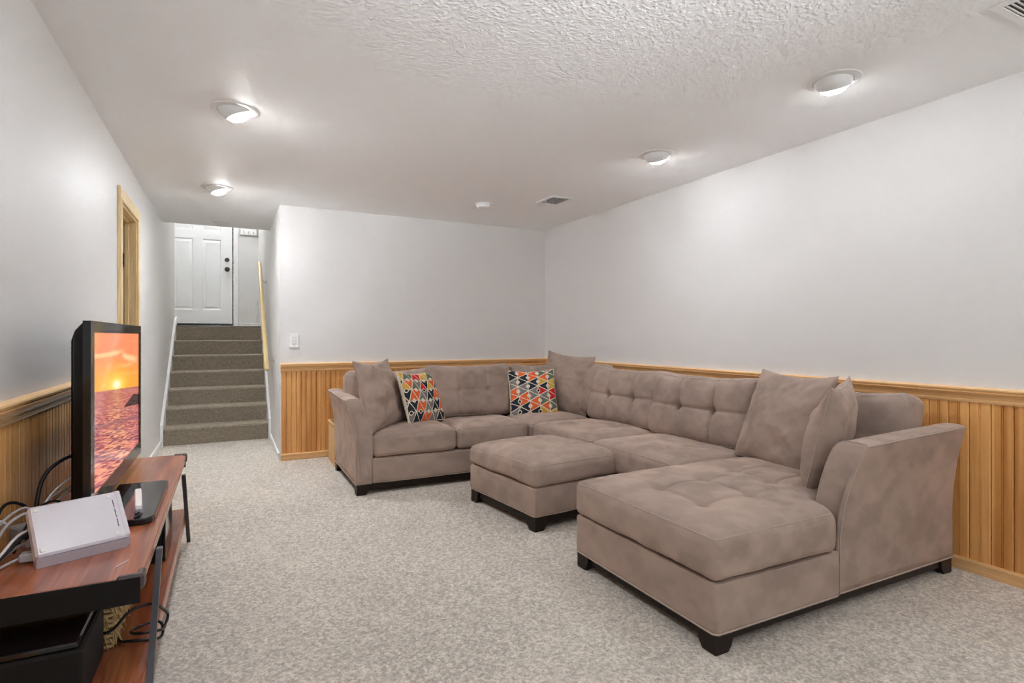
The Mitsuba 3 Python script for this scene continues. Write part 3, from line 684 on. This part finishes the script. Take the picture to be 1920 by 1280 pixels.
# back cushions
def back_cushion(w, h, t, pos, right, up, seed, tuft=True, fold=.004, k_=1.0):
    tu, cr = [], []
    if tuft:
        for a in (-w * .17, w * .17):
            tu.append((a, 0, .014)); cr += [(a, -.02, a, h * .47, .016, .008), (a, .02, a, -h * .46, .013, .007)]
        cr += [(-w * .17, 0, w * .17, 0, .013, .007), (-w * .17, 0, -w * .47, .004, .010, .007), (w * .17, 0, w * .47, .004, .010, .007)]
        tu = [(a, b, d * k_) for a, b, d in tu]; cr = [c_[:4] + (c_[4] * k_, c_[5]) for c_ in cr]
    else:
        cr += [(-w * .46, .0, w * .46, .0, .0035, .006)]; tu += [(-w * .17, 0, .006), (w * .17, 0, .006)]
    rs = np.random.default_rng(seed); ph = rs.uniform(0, 6, 6)
    def fold_fn(x, y):
        f = 0
        for i in range(5):
            f = f + np.exp(-((x - (ph[i] / 6 - .5) * w * .9 - (y - h * .3) * .35 * math.sin(ph[i])) / .012) ** 2) * sstep(.0, h * .45, y) * (-fold * 1.4)
        return f + fold * .9 * np.sin(x * 55 + ph[5] + 12 * y) * sstep(h * .2, h * .5, y)
    def puff(V):
        V = V.copy(); X, Y = V[:, 0] / (w / 2), V[:, 1] / (h / 2)
        V[:, 1] += .020 * (Y > 0) * np.abs(X) ** 3 * Y - .012 * np.clip(Y, 0, 1) * (1 - X * X)
        V[:, 0] *= 1 + .03 * np.clip(-Y, 0, 1)
        return V
    c = Cushion(w, h, t, r=.05, crown=.045, bulge=.012, tufts=tu, creases=cr, seed=seed, rough=.006, step=.0095, back_crown=.01, fold=fold_fn, remap=puff)
    M = frame(right, up, pos)
    k = add(SF + '__back_cushion', c.mesh(M), 'm_fabric', True)
    add(k + '__piping', c.seam(M, 1, .0025), 'm_piping', True)
LE = .20
upb = (0, math.sin(LE), math.cos(LE)); upr = (math.sin(LE), 0, math.cos(LE))
back_cushion(.66, .40, .17, (1.12, 4.39, .60), (1, 0, 0), upb, 31, False)
back_cushion(.74, .42, .18, (1.80, 4.385, .615), (1, 0, 0), upb, 32, True, .002, .42)
back_cushion(.56, .41, .17, (2.47, 4.40, .61), (1, 0, 0), upb, 33, False)
back_cushion(.70, .42, .17, (2.80, 4.17, .62), (0, -1, 0), upr, 34, False)
back_cushion(.80, .42, .17, (2.755, 3.44, .605), (.05, -1, 0), upr, 35, True, .006)
back_cushion(.80, .42, .17, (2.735, 2.655, .605), (.07, -1, 0), upr, 36, True, .006)
back_cushion(.80, .39, .16, (2.785, 1.855, .60), (0, -1, 0), upr, 37, False)

# plinth rails and block legs in espresso wood
def block_leg(x, y, sx, sy, holder):
    """bracket foot: the outer corner at (x,y), extending sx, sy inwards; sides curve in towards the floor"""
    dx, dy = sx * .085, sy * .085
    pts = []
    for z, q in ((Z0 - .001, 1.0), (.045, .98), (.024, .90), (0.002, .72), (0.0, .70)):
        pts += [(x, y, z), (x + dx * q, y, z), (x, y + dy * q, z), (x + dx * q, y + dy * .45, z), (x + dx * .45, y + dy * q, z)]
    add(holder + '__leg', hull(pts), 'm_espresso')
for x, y, sx, sy in ((1.464, 1.376, 1, 1), (1.464, 2.216, 1, -1), (2.955, 1.384, -1, 1), (.768, 3.843, 1, 1), (.768, 4.705, 1, -1), (2.955, 4.705, -1, -1), (2.10, 3.85, -1, 1), (2.10, 2.30, 1, 1)):
    block_leg(x, y, sx, sy, SF)
def plinth(x0, x1, y0, y1, z0=.030): add(SF + '__plinth_rail', bevel_box(x0, x1, y0, y1, z0, Z0 - .0015, .003), 'm_espresso')
plinth(1.478, 1.50, 1.47, 2.125); plinth(1.552, 2.868, 1.392, 1.414); plinth(.784, .806, 3.935, 4.615); plinth(.858, 2.01, 3.86, 3.882); plinth(2.112, 2.134, 2.40, 3.84); plinth(1.56, 2.09, 2.18, 2.202)

# ------------------------------------------------------------------ ottoman
OT = root('ottoman', 'square brown microfibre ottoman with a tufted top in front of the sectional sofa', 'ottoman')
oc = np.array([1.778, 3.085]); oa = math.radians(6.5)
OM = np.eye(4); OM[:2, :2] = [[math.cos(oa), -math.sin(oa)], [math.sin(oa), math.cos(oa)]]; OM[:2, 3] = oc
ow, ol = .655, .735
c = Cushion(ow, ol, .165, r=.018, crown=0, bulge=.006, seed=41, rough=.003, step=.04)
k = add(OT + '__base', c.mesh(OM @ at(0, 0, .162)), 'm_fabric', True); add(k + '__welt', c.seam(OM @ at(0, 0, .162), -1, .004), 'm_piping', True)
tu = [(a, b, .010) for a in (-.10, .12) for b in (-.12, .13)]
cr = [(-.10, -.12, .12, -.12, .005, .008), (-.10, .13, .12, .13, .005, .008), (-.10, -.12, -.10, .13, .005, .008), (.12, -.12, .12, .13, .005, .008), (-.1, -.12, -.26, -.14, .003, .008), (.12, -.12, .26, -.14, .003, .008)]
c = Cushion(ow + .012, ol + .012, .118, r=.032, crown=.044, bulge=.012, tufts=tu, creases=cr, seed=42, rough=.005, step=.0115)
k = add(OT + '__top_cushion', c.mesh(OM @ at(0, 0, .306)), 'm_fabric', True); add(k + '__piping', c.seam(OM @ at(0, 0, .306), 1), 'm_piping', True)
for sx in (-1, 1):
    for sy in (-1, 1):
        x, y = sx * (ow / 2 - .008), sy * (ol / 2 - .008); pts = []
        for z, q in ((.0795, 1.0), (.045, .98), (.024, .90), (0.0, .70)):
            d = .085
            pts += [(x, y, z), (x - sx * d * q, y, z), (x, y - sy * d * q, z), (x - sx * d * q, y - sy * d * .45, z), (x - sx * d * .45, y - sy * d * q, z)]
        add(OT + '__leg', place(hull(pts), OM), 'm_espresso')
for s in (-1, 1):
    add(OT + '__plinth_rail', place(bevel_box(s * (ow / 2 - .03) - .01, s * (ow / 2 - .03) + .01, -ol / 2 + .1, ol / 2 - .1, .034, .0785, .003), OM), 'm_espresso')
    add(OT + '__plinth_rail', place(bevel_box(-ow / 2 + .1, ow / 2 - .1, s * (ol / 2 - .03) - .01, s * (ol / 2 - .03) + .01, .034, .0785, .003), OM), 'm_espresso')

# ------------------------------------------------------------------ throw pillows
def pillow(size, thick, M, seed, wr=.006, ear=.045, n=72, asp=1.0):
    t = np.linspace(-1, 1, n + 1); t = np.sign(t) * (1 - (1 - np.abs(t)) ** 1.25)
    U, Vv = np.meshgrid(t, t, indexing='ij')
    def sheet(s):
        x = U * (1 - ear * (1 - Vv ** 2)) ; y = Vv * (1 - ear * (1 - U ** 2))
        th = np.clip((1 - U ** 2) * (1 - Vv ** 2), 0, 1) ** .48
        rr = np.maximum(np.abs(U), np.abs(Vv))
        P = np.stack([x * size / 2, y * size * asp / 2, s * th * thick / 2], -1)
        q = P.reshape(-1, 3)
        n1 = (npfbm(q * np.array([9, 9, 0]) + seed * 2.3 + s, 3) - .5).reshape(U.shape)
        # folds that radiate from the corners
        an = np.arctan2(Vv, U); fold = np.sin(an * 18 + seed + 3 * rr) * sstep(.55, 1.0, np.hypot(U, Vv) / 1.2) * th
        P[..., 2] += s * (n1 * 5.0 * wr + fold * wr * .9) * np.minimum(1, th * 1.5)
        # whole pillow sags a little
        P[..., 2] += .012 * np.sin(x * 2 + seed) + .008 * (npnoise(q * np.array([5, 5, 0]) + seed).reshape(U.shape) - .5)
        P[..., 1] -= .012 * (1 - U ** 2) * (Vv > 0) * Vv
        return P
    A, B = sheet(1), sheet(-1); m = n + 1
    idx = np.arange(m * m).reshape(m, m)
    q = np.stack([idx[:-1, :-1], idx[1:, :-1], idx[1:, 1:], idx[:-1, 1:]], -1).reshape(-1, 4)
    rim = A.copy(); e = np.ones((m, m), bool); e[1:-1, 1:-1] = False
    mid = (A + B) / 2; A[e] = mid[e]; B[e] = mid[e]
    V = np.vstack([A.reshape(-1, 3), B.reshape(-1, 3)]); F = np.vstack([q, q[:, ::-1] + m * m]); F = np.vstack([F[:, [0, 1, 2]], F[:, [0, 2, 3]]])
    uv = np.stack([(U + 1) / 2, (Vv + 1) / 2], -1).reshape(-1, 2); uv = np.vstack([uv, uv])
    ring = np.concatenate([A[:, 0], A[-1, 1:], A[::-1, -1][1:], A[0, ::-1][1:-1]])
    me = tm(V, F); me.apply_transform(M); rg = tube(ring, .0032, 6, closed=True); rg.apply_transform(M)
    return me, uv, rg
def pframe(pos, nrm, up):
    n = np.array(nrm, float); n /= np.linalg.norm(n); u = np.array(up, float); u -= n * (u @ n); u /= np.linalg.norm(u)
    return frame(np.cross(u, n), u, pos)
def plain_pillow(pos, nrm, up, size, thick, seed, label, wr=.009, ear=.05):
    k = root('throw_pillow', label, 'pillow', 'plain brown throw pillows on the sofa')
    m, uv, rg = pillow(size, thick, pframe(pos, nrm, up), seed, wr, ear)
    add(k + '__cover', m, 'm_fabric', True); add(k + '__piping', rg, 'm_piping', True)
def pattern_pillow(pos, nrm, up, size, thick, seed, mkey, label):
    k = root('patterned_pillow', label, 'pillow', 'colourful patterned pillows on the sofa')
    m, uv, rg = pillow(size, thick, pframe(pos, nrm, up), seed, .003, .04)
    add(k + '__cover', m, mkey, True, uv=uv)
plain_pillow((.985, 4.10, .655), (.70, -.66, .28), (-.22, .20, .955), .52, .18, 3, 'large plain brown pillow leaning on the left arm of the sofa', .012, .075)
plain_pillow((2.655, 4.20, .665), (-.94, -.32, .15), (.15, -.04, .99), .53, .18, 8, 'large plain brown pillow standing in the back corner of the sofa', .009, .06)
plain_pillow((2.610, 1.995, .645), (-.905, .15, .37), (.36, -.08, .93), .515, .20, 5, 'large square brown pillow leaning back above the chaise seat')
plain_pillow((2.45, 1.635, .63), (-.40, .88, .22), (.05, -.20, .97), .50, .17, 11, 'brown pillow seen edge on, wedged against the right arm of the sofa')
pattern_pillow((1.325, 4.20, .61), (.45, -.81, .37), (-.154, .335, .93), .415, .13, 4, 'm_pattern_a', 'colourful geometric pillow next to the left arm of the sofa')
pattern_pillow((2.31, 4.19, .60), (-.22, -.88, .40), (.11, .39, .91), .415, .12, 6, 'm_pattern_b', 'colourful geometric pillow standing upright in the middle of the back row by the corner')

# ------------------------------------------------------------------ wicker basket behind the sofa
WB = root('wicker_basket', 'wicker basket peeking out behind the left arm of the sofa', 'basket')
def basket(holder, x0, x1, y0, y1, z0, z1, mkey, rows, pitch, name='weave'):
    ms = []
    per = []
    for (a, b) in (((x0, y0), (x1, y0)), ((x1, y0), (x1, y1)), ((x1, y1), (x0, y1)), ((x0, y1), (x0, y0))):
        n = max(2, int(math.hypot(b[0] - a[0], b[1] - a[1]) / pitch))
        per += [(a[0] + (b[0] - a[0]) * i / n, a[1] + (b[1] - a[1]) * i / n) for i in range(n)]
    per = np.array(per); cen = per.mean(0); out = (per - cen) / np.linalg.norm(per - cen, axis=1, keepdims=True)
    for r in range(rows):
        z = z0 + (z1 - z0) * (r + .5) / rows
        off = np.where((np.arange(len(per)) + r) % 2 == 0, .004, -.003)
        ms.append(tube(np.c_[per + out * off[:, None], np.full(len(per), z)], (z1 - z0) / rows * .42, 6, closed=True))
    add(holder + '__' + name, join(ms), mkey, True)
    add(holder + '__rim', join([tube(np.c_[per + out * .006, np.full(len(per), z1 + .009 * i)], .0075, 6, closed=True) for i in range(2)]), mkey, True)
    add(holder + '__bottom', box(x0 + .005, x1 - .005, y0 + .005, y1 - .005, z0, z0 + .01), mkey)
basket(WB, .782, 1.12, 4.80, 5.12, .002, .335, 'm_wicker', 26, .013)

# ------------------------------------------------------------------ TV stand
TS = root('tv_stand', 'low cherry wood TV stand with dark slanted metal legs against the left wall', 'TV stand')
tx0, tx1, ty0, ty1, tz0, tz1 = -.572, -.200, 1.715, 3.375, .433, .465
add(TS + '__top', bevel_box(tx0, tx1, ty0, ty1, tz0, tz1, .0025), 'm_cherry')
add(TS + '__end_band', bevel_box(tx0 + .004, tx1 - .004, ty0 - .005, ty0 - .0003, tz0 - .036, tz1 - .0015, .001), 'm_matte_black', label='black end band')
add(TS + '__end_band', bevel_box(tx0 + .004, tx1 - .004, ty1 + .0003, ty1 + .005, tz0 - .036, tz1 - .0015, .001), 'm_matte_black', label='black end band')
add(TS + '__shelf', bevel_box(tx0 + .01, tx1 + .0005, 1.62, 3.36, .125, .185, .003), 'm_cherry', label='cherry wood lower shelf')
def corner_cap(x, y, sx, sy):
    return join([bevel_box(min(x, x + sx * .06), max(x, x + sx * .06), min(y, y + sy * .022), max(y, y + sy * .022), tz0 - .004, tz1 + .005, .006),
                 bevel_box(min(x, x + sx * .018), max(x, x + sx * .018), min(y, y + sy * .055), max(y, y + sy * .055), tz0 - .004, tz1 + .005, .006)])
for x, y, sx, sy in ((tx1 + .004, ty0 - .004, -1, 1), (tx1 + .004, ty1 + .004, -1, -1), (tx0 - .004, ty0 - .004, 1, 1), (tx0 - .004, ty1 + .004, 1, -1)):
    add(TS + '__corner_cap', corner_cap(x, y, sx, sy), 'm_cap', label='dark rounded corner cap')
def leg(x, ya, yb):
    """flat bar slanted along the stand's length"""
    w = .013; x0, x1 = x - .008, x + .008
    return hull([(a, y + d, z) for a in (x0, x1) for (y, z) in ((ya, tz0 - .001), (yb, 0.0)) for d in (-w, w)])
for x in (tx1 + .009, tx0 - .009):
    add(TS + '__leg', leg(x, 2.02, 1.66), 'm_metal_dark'); add(TS + '__leg', leg(x, 3.03, 3.40), 'm_metal_dark')

# ------------------------------------------------------------------ television
TVX, TY0, TY1, TZ0, TZ1 = -.375, 2.092, 3.172, .529, 1.127
TV = root('television', 'black flat screen television showing an orange sunset over the sea', 'television')
bz = .036
sy0, sy1, sz0, sz1 = TY0 + .052, TY1 - .045, TZ0 + .055, TZ1 - .036
fr = Polygon([(TY0, TZ0), (TY1, TZ0), (TY1, TZ1), (TY0, TZ1)], [[(sy0, sz0), (sy1, sz0), (sy1, sz1), (sy0, sz1)]])
fm = trimesh.creation.extrude_polygon(fr, .020)
v = np.array(fm.vertices); v = np.c_[v[:, 2] + TVX - .020, v[:, 0], v[:, 1]]
add(TV + '__bezel', tm(v, fm.faces), 'm_gloss_black')
add(TV + '__back_panel', hull([(TVX - .021, y, z) for y in (TY0 + .006, TY1 - .006) for z in (TZ0 + .006, TZ1 - .006)] + [(TVX - .045, y, z) for y in (TY0 + .03, TY1 - .03) for z in (TZ0 + .02, TZ1 - .03)] + [(TVX - .066, y, z) for y in (TY0 + .09, TY1 - .09) for z in (TZ0 + .03, TZ1 - .06)]), 'm_matte_black', 30)
def sunset(p, n, uv):
    u = (p.y - sy0) / (sy1 - sy0); v = (p.z - sz0) / (sz1 - sz0)
    v = 1 - (1 - v) / (1 + 0.31 * u)          # the picture fans out towards the left
    hz = 0.632
    s = dr.clip((v - hz) / (1 - hz), 0, 1)
    sky = mix((0.95, 0.34, 0.03), (0.97, 0.27, 0.115), smoothstep(0.10, 0.70, s))
    cl = fbm(u * 1.5 + v * 3.0, v * 26 - u * 1.6, 3.0, 4)
    band = smoothstep(0.50, 0.68, cl) * smoothstep(0.34, 0.46, s) * smoothstep(0.84, 0.64, s)
    sky = mix(sky, (1.0, 0.62, 0.26), band * 0.8)
    wisp = smoothstep(0.035, 0.0, dr.abs(v - 0.865 + 0.10 * (u - 0.5) + 0.012 * noise(u * 14, 3))) * smoothstep(0.5, 0.62, u) * smoothstep(1.0, 0.8, u)
    sky = mix(sky, (1.0, 0.72, 0.36), wisp * 0.8)
    dv = v - hz - 0.030
    d2 = dr.square((u - 0.42) * 0.34) + dr.square(dv)
    sky = mix(sky, (1.0, 0.55, 0.03), dr.clip(dr.exp(-d2 * 90), 0, 1) * 0.9)
    sky = mix(sky, (1.0, 0.80, 0.16), dr.clip(dr.exp(-d2 * 420) * 1.2, 0, 1))
    sky = mix(sky, (1.0, 0.97, 0.66), dr.clip(dr.exp(-d2 * 2200) * 1.5, 0, 1))
    t = dr.clip((hz - v) / hz, 0, 1)
    f = 26 / (0.22 + 1.0 * t)
    wv = fbm(u * f * 0.42 + 3, v * f * 4.2, 2.0, 4)
    sea = mix((0.60, 0.125, 0.085), (0.62, 0.165, 0.185), t)
    sea = mix(sea, (0.17, 0.040, 0.085), smoothstep(0.52, 0.38, wv) * 0.9)
    sea = mix(sea, (1.0, 0.40, 0.25), smoothstep(0.55, 0.72, wv) * 0.8)
    refl = dr.exp(-dr.square((u - 0.42) / (0.10 + 0.30 * t)) * 1.2) * smoothstep(0.44, 0.62, wv)
    sea = mix(sea, (1.0, 0.50, 0.19), refl * 0.75 * (1 - t * 0.5))
    sea = mix(sea, (0.16, 0.045, 0.11), smoothstep(0.022, 0.0, dr.abs(v - 0.42 + 0.008 * noise(u * 7, 2))) * 0.6)
    col = dr.select(v > hz, sky, sea)
    top = 0.532 + 0.042 * smoothstep(0.62, 0.80, u) + 0.012 * noise(u * 16, 4.0)
    rock = (u > 0.58) & (v > 0.505) & (v < top) & ((v - 0.505) < (u - 0.58) * 0.30)
    return dr.select(rock, mi.Color3f(0.045, 0.012, 0.018), col) * SCREEN
scr = tm([(TVX - .004, sy0, sz0), (TVX - .004, sy1, sz0), (TVX - .004, sy1, sz1), (TVX - .004, sy0, sz1)], [(0, 1, 2), (0, 2, 3)])
b = add(TV + '__screen', scr, 'm_gloss_black', uv=np.array([(0, 0), (1, 0), (1, 1), (0, 1.0)]), label='lit screen with a sunset picture')
scene[b]['emitter'] = {'type': 'area', 'radiance': proc(sunset)}
yc = 2.50
add(TV + '__neck', bevel_box(TVX - .055, TVX - .022, yc - .10, yc + .10, .485, TZ0 + .06, .004), 'm_gloss_black')
bp = [(-.445, 2.17), (-.245, 2.17), (-.228, 2.19), (-.222, 2.215), (-.222, 2.66), (-.226, 2.70), (-.245, 2.715), (-.445, 2.715)]
add(TV + '__pedestal', slab_outline(bp, tz1 + .0005, tz1 + .021, .004), 'm_gloss_black')

SB = root('sensor_bar', 'slim white bar with a grey end lying on the glossy black TV pedestal', 'sensor bar')
bm = frame((-.125, .99, 0), (0, 0, 1), (-.293, 2.407, tz1 + .0295))
add(SB + '__body', place(bevel_box(-.13, .13, -.008, .008, -.011, .011, .003), bm), 'm_plastic_white')
add(SB + '__end_cap', place(bevel_box(-.175, -.1305, -.0078, .0078, -.0108, .0108, .003), bm), 'm_grey_plastic', label='grey end cap')
add(SB + '__cord', tube(spline([(-.2715, 2.236, tz1 + .0265), (-.266, 2.215, tz1 + .0245), (-.268, 2.20, tz1 + .0245), (-.276, 2.18, tz1 + .0245)], 16), .003, 8), 'm_black', True)

# ------------------------------------------------------------------ game console on its grey stand
GC = root('game_console', 'white game console tilted back on a grey wedge at the near TV stand end', 'game console')
CM = frame(np.cross((-.278, .637, .719), (.276, -.664, .695)), (-.278, .637, .719), (-.379, 1.981, .5515))
add(GC + '__body', place(bevel_box(-.1077, .1077, -.0785, .0785, -.044, 0, .006), CM), 'm_console')
for a in (-.092, .078):
    for bb in (-.062, .062):
        add(GC + '__foot_pad', place(bevel_box(a - .006, a + .006, bb - .006, bb + .006, -.001, .0022, .0015), CM), 'm_plastic_white')
for i, y in enumerate((.036, .004, -.028)):
    add(GC + '__vent_slot', place(box(.084, .0862, y - .013, y + .013, -.0005, .0007), CM), 'm_slot', label='dark vent slot')
add(GC + '__edge_strip', place(bevel_box(.094, .1085, -.074, .0787, -.043, .0009, .003), CM), 'm_console')
z = tz1 + .0004
q = lambda *c: (CM @ np.array([*c, 1.0]))[:3]
sp = [q(-.1077, -.080, .006), q(.094, -.080, .006), q(.1085, -.080, -.012), q(.1085, -.080, -.05), q(-.1077, -.080, -.05)]
add(GC + '__stand', hull([(p[0], p[1], min(p[2], .492)) for p in sp] + [(p[0], p[1], z) for p in sp]), 'm_console_grey', label='grey wedge stand')
for i, (y, z) in enumerate(((2.01, .502), (1.95, .482))):
    add(GC + '__plug', bevel_box(-.505, -.458, y - .016, y + .016, z - .011, z + .011, .003), 'm_grey_plastic', label='grey cable plug')

PB = root('power_adapter', 'grey power adapter block lying among cables left of the game console', 'power adapter')
PM = frame((.75, .66, 0), (-.66, .75, 0), (-.535, 2.205, tz1 + .0215))
add(PB + '__block', place(bevel_box(-.058, .058, -.028, .028, -.021, .021, .004), PM), 'm_grey_plastic')

def cable(label, pts, r, m, cat='cable', n=56, group=None):
    return add('cable', tube(spline(pts, n), r, 8), m, True, label=label, category=cat, group='loose cables on the TV stand')
T0 = tz1
cable('thick black cable arching out of the back of the television', [(-.425, 2.26, .70), (-.46, 2.22, .695), (-.50, 2.17, .66), (-.515, 2.14, .58), (-.52, 2.13, .50), (-.53, 2.16, T0 + .006)], .0055, 'm_black')
cable('white cable with the white audio plug below the black cable', [(-.438, 2.27, .630), (-.47, 2.20, .615), (-.50, 2.15, .57), (-.51, 2.12, .52), (-.53, 2.10, T0 + .005)], .003, 'm_cord_white')
cable('grey cable with the red audio plug', [(-.438, 2.27, .607), (-.47, 2.21, .595), (-.505, 2.14, .565), (-.525, 2.10, .51), (-.545, 2.12, T0 + .005)], .003, 'm_cord_grey')
cable('grey cable with the yellow video plug', [(-.438, 2.26, .592), (-.465, 2.215, .58), (-.495, 2.15, .545), (-.512, 2.10, .50), (-.53, 2.075, T0 + .005)], .003, 'm_cord_grey')
def plug(label, y, z, m):
    pr = [(0, 0), (.005, 0), (.006, .004), (.0065, .022), (.0045, .030), (.0035, .042), (0, .043)]
    k = root('audio_plug', label, 'plug', 'plugs in the back of the television'); add(k + '__sleeve', place(lathe(pr, 18), frame((0, 0, 1), (-.75, .65, 0) if False else (.65, .75, 0), (-.430, y, z))), m, 40)
plug('white audio plug behind the television', 2.275, .632, 'm_cord_white'); plug('red audio plug behind the television', 2.275, .610, 'm_red'); plug('yellow video plug behind the television', 2.265, .593, 'm_yellow')
cable('thin black cable looping up behind the game console', [(-.45, 2.14, .53), (-.47, 2.16, .575), (-.50, 2.12, .575), (-.525, 2.06, .52), (-.54, 2.03, T0 + .006)], .003, 'm_black')
cable('dark cable making a tall loop against the wood panelling', [(-.52, 2.06, .50), (-.545, 2.12, .585), (-.565, 2.09, .60), (-.575, 2.02, .565), (-.565, 1.98, .50), (-.555, 1.97, T0 + .006)], .0042, 'm_black')
cable('grey cable looping over the power adapter', [(-.49, 2.02, .53), (-.515, 2.05, .575), (-.54, 2.03, .565), (-.56, 1.96, .525), (-.572, 1.90, .50), (-.58, 1.84, .49)], .0048, 'm_cord_grey')
cable('second grey cable looping above the power adapter', [(-.50, 2.03, .525), (-.53, 2.07, .585), (-.552, 2.03, .575), (-.57, 1.96, .545), (-.585, 1.90, .52)], .004, 'm_cord_grey')
cable('pale cable curving along the left edge of the TV stand', [(-.555, 2.02, .56), (-.565, 1.99, .572), (-.578, 1.95, .555), (-.585, 1.90, .54)], .0045, 'm_cord_white')
cable('black cable lying across the power adapter', [(-.465, 2.03, .50), (-.49, 2.0, .535), (-.52, 1.94, .515), (-.545, 1.88, .487), (-.565, 1.83, T0 + .006)], .0055, 'm_black')
cable('pale grey cable crossing in front of the power adapter', [(-.50, 1.99, .54), (-.515, 1.96, .535), (-.535, 1.91, .505), (-.555, 1.86, .487), (-.57, 1.82, .48)], .004, 'm_cord_white')
cable('grey cord running from the lower console plug to the near edge', [(-.505, 1.95, .480), (-.53, 1.925, .474), (-.55, 1.88, T0 + .005), (-.565, 1.83, T0 + .005)], .004, 'm_cord_grey')
cable('grey cord running from the upper console plug', [(-.505, 2.01, .502), (-.53, 1.98, .495), (-.55, 1.93, .480), (-.568, 1.87, T0 + .005), (-.572, 1.80, T0 + .005)], .0045, 'm_cord_grey')
cable('thin white wire on the near corner of the TV stand', [(-.268, 1.80, T0 + .0018), (-.262, 1.815, T0 + .0018), (-.252, 1.83, T0 + .0018), (-.247, 1.845, T0 + .0018)], .0012, 'm_cord_white', n=10)

# ------------------------------------------------------------------ things on the lower shelf
ZSH = .185
SK = root('speaker', 'black box speaker standing on the lower shelf of the TV stand', 'speaker')
add(SK + '__cabinet', bevel_box(-.40, -.238, 2.60, 2.90, ZSH + .0005, .405, .004), 'm_matte_black')
add(SK + '__front_panel', bevel_box(-.2375, -.226, 2.605, 2.895, ZSH + .004, .402, .003), 'm_gloss_black')
SG = root('seagrass_basket', 'frayed seagrass basket on the lower shelf under the near end of the TV stand', 'basket')
basket(SG, -.545, -.30, 1.95, 2.32, ZSH + .001, .375, 'm_seagrass', 13, .022)
ms = []
rs = np.random.default_rng(5)
for i in range(420):
    x, y, z = (-.30 + rs.uniform(-.004, .008), rs.uniform(1.95, 2.32), rs.uniform(.22, .40)) if i % 2 else (rs.uniform(-.545, -.30), 1.945 - rs.uniform(0, .008), rs.uniform(.22, .40))
    d = np.array([rs.uniform(0, .02), rs.uniform(-.02, .02), rs.uniform(-.05, -.015)])
    ms.append(tube([(x, y, z), (x + d[0] * .6, y + d[1] * .5, z + d[2] * .5), (x + d[0], y + d[1], z + d[2])], [.0022, .0018, .0006], 4))
add(SG + '__fringe', join(ms), 'm_seagrass', kind='stuff')
BX = root('added_dark_box', 'added black box darkening the near end of the lower shelf', 'electronics')  # black box added to deepen the shade under the stand top
add(BX + '__case', bevel_box(-.56, -.315, 1.66, 1.925, ZSH + .0005, .330, .006), 'm_matte_black')
add(BX + '__lid', bevel_box(-.55, -.325, 1.67, 1.915, .3305, .345, .004), 'm_gloss_black')
add('coiled_cable', tube(spline([(-.305, 1.86, .272), (-.27, 1.862, .292), (-.25, 1.87, .312), (-.225, 1.888, .316), (-.2, 1.93, .300), (-.18, 2.035, .232), (-.173, 2.07, .196), (-.178, 2.03, .186), (-.192, 1.96, .206), (-.23, 1.95, .212), (-.26, 1.99, .205), (-.235, 2.03, .200), (-.192, 2.04, .196), (-.181, 2.01, .178), (-.192, 1.965, .180), (-.225, 1.95, .191), (-.27, 1.96, .193), (-.29, 2.0, .191)], 150), .0040, 8), 'm_black', True, label='coil of black cable spilling out over the lower shelf of the TV stand', category='cable')
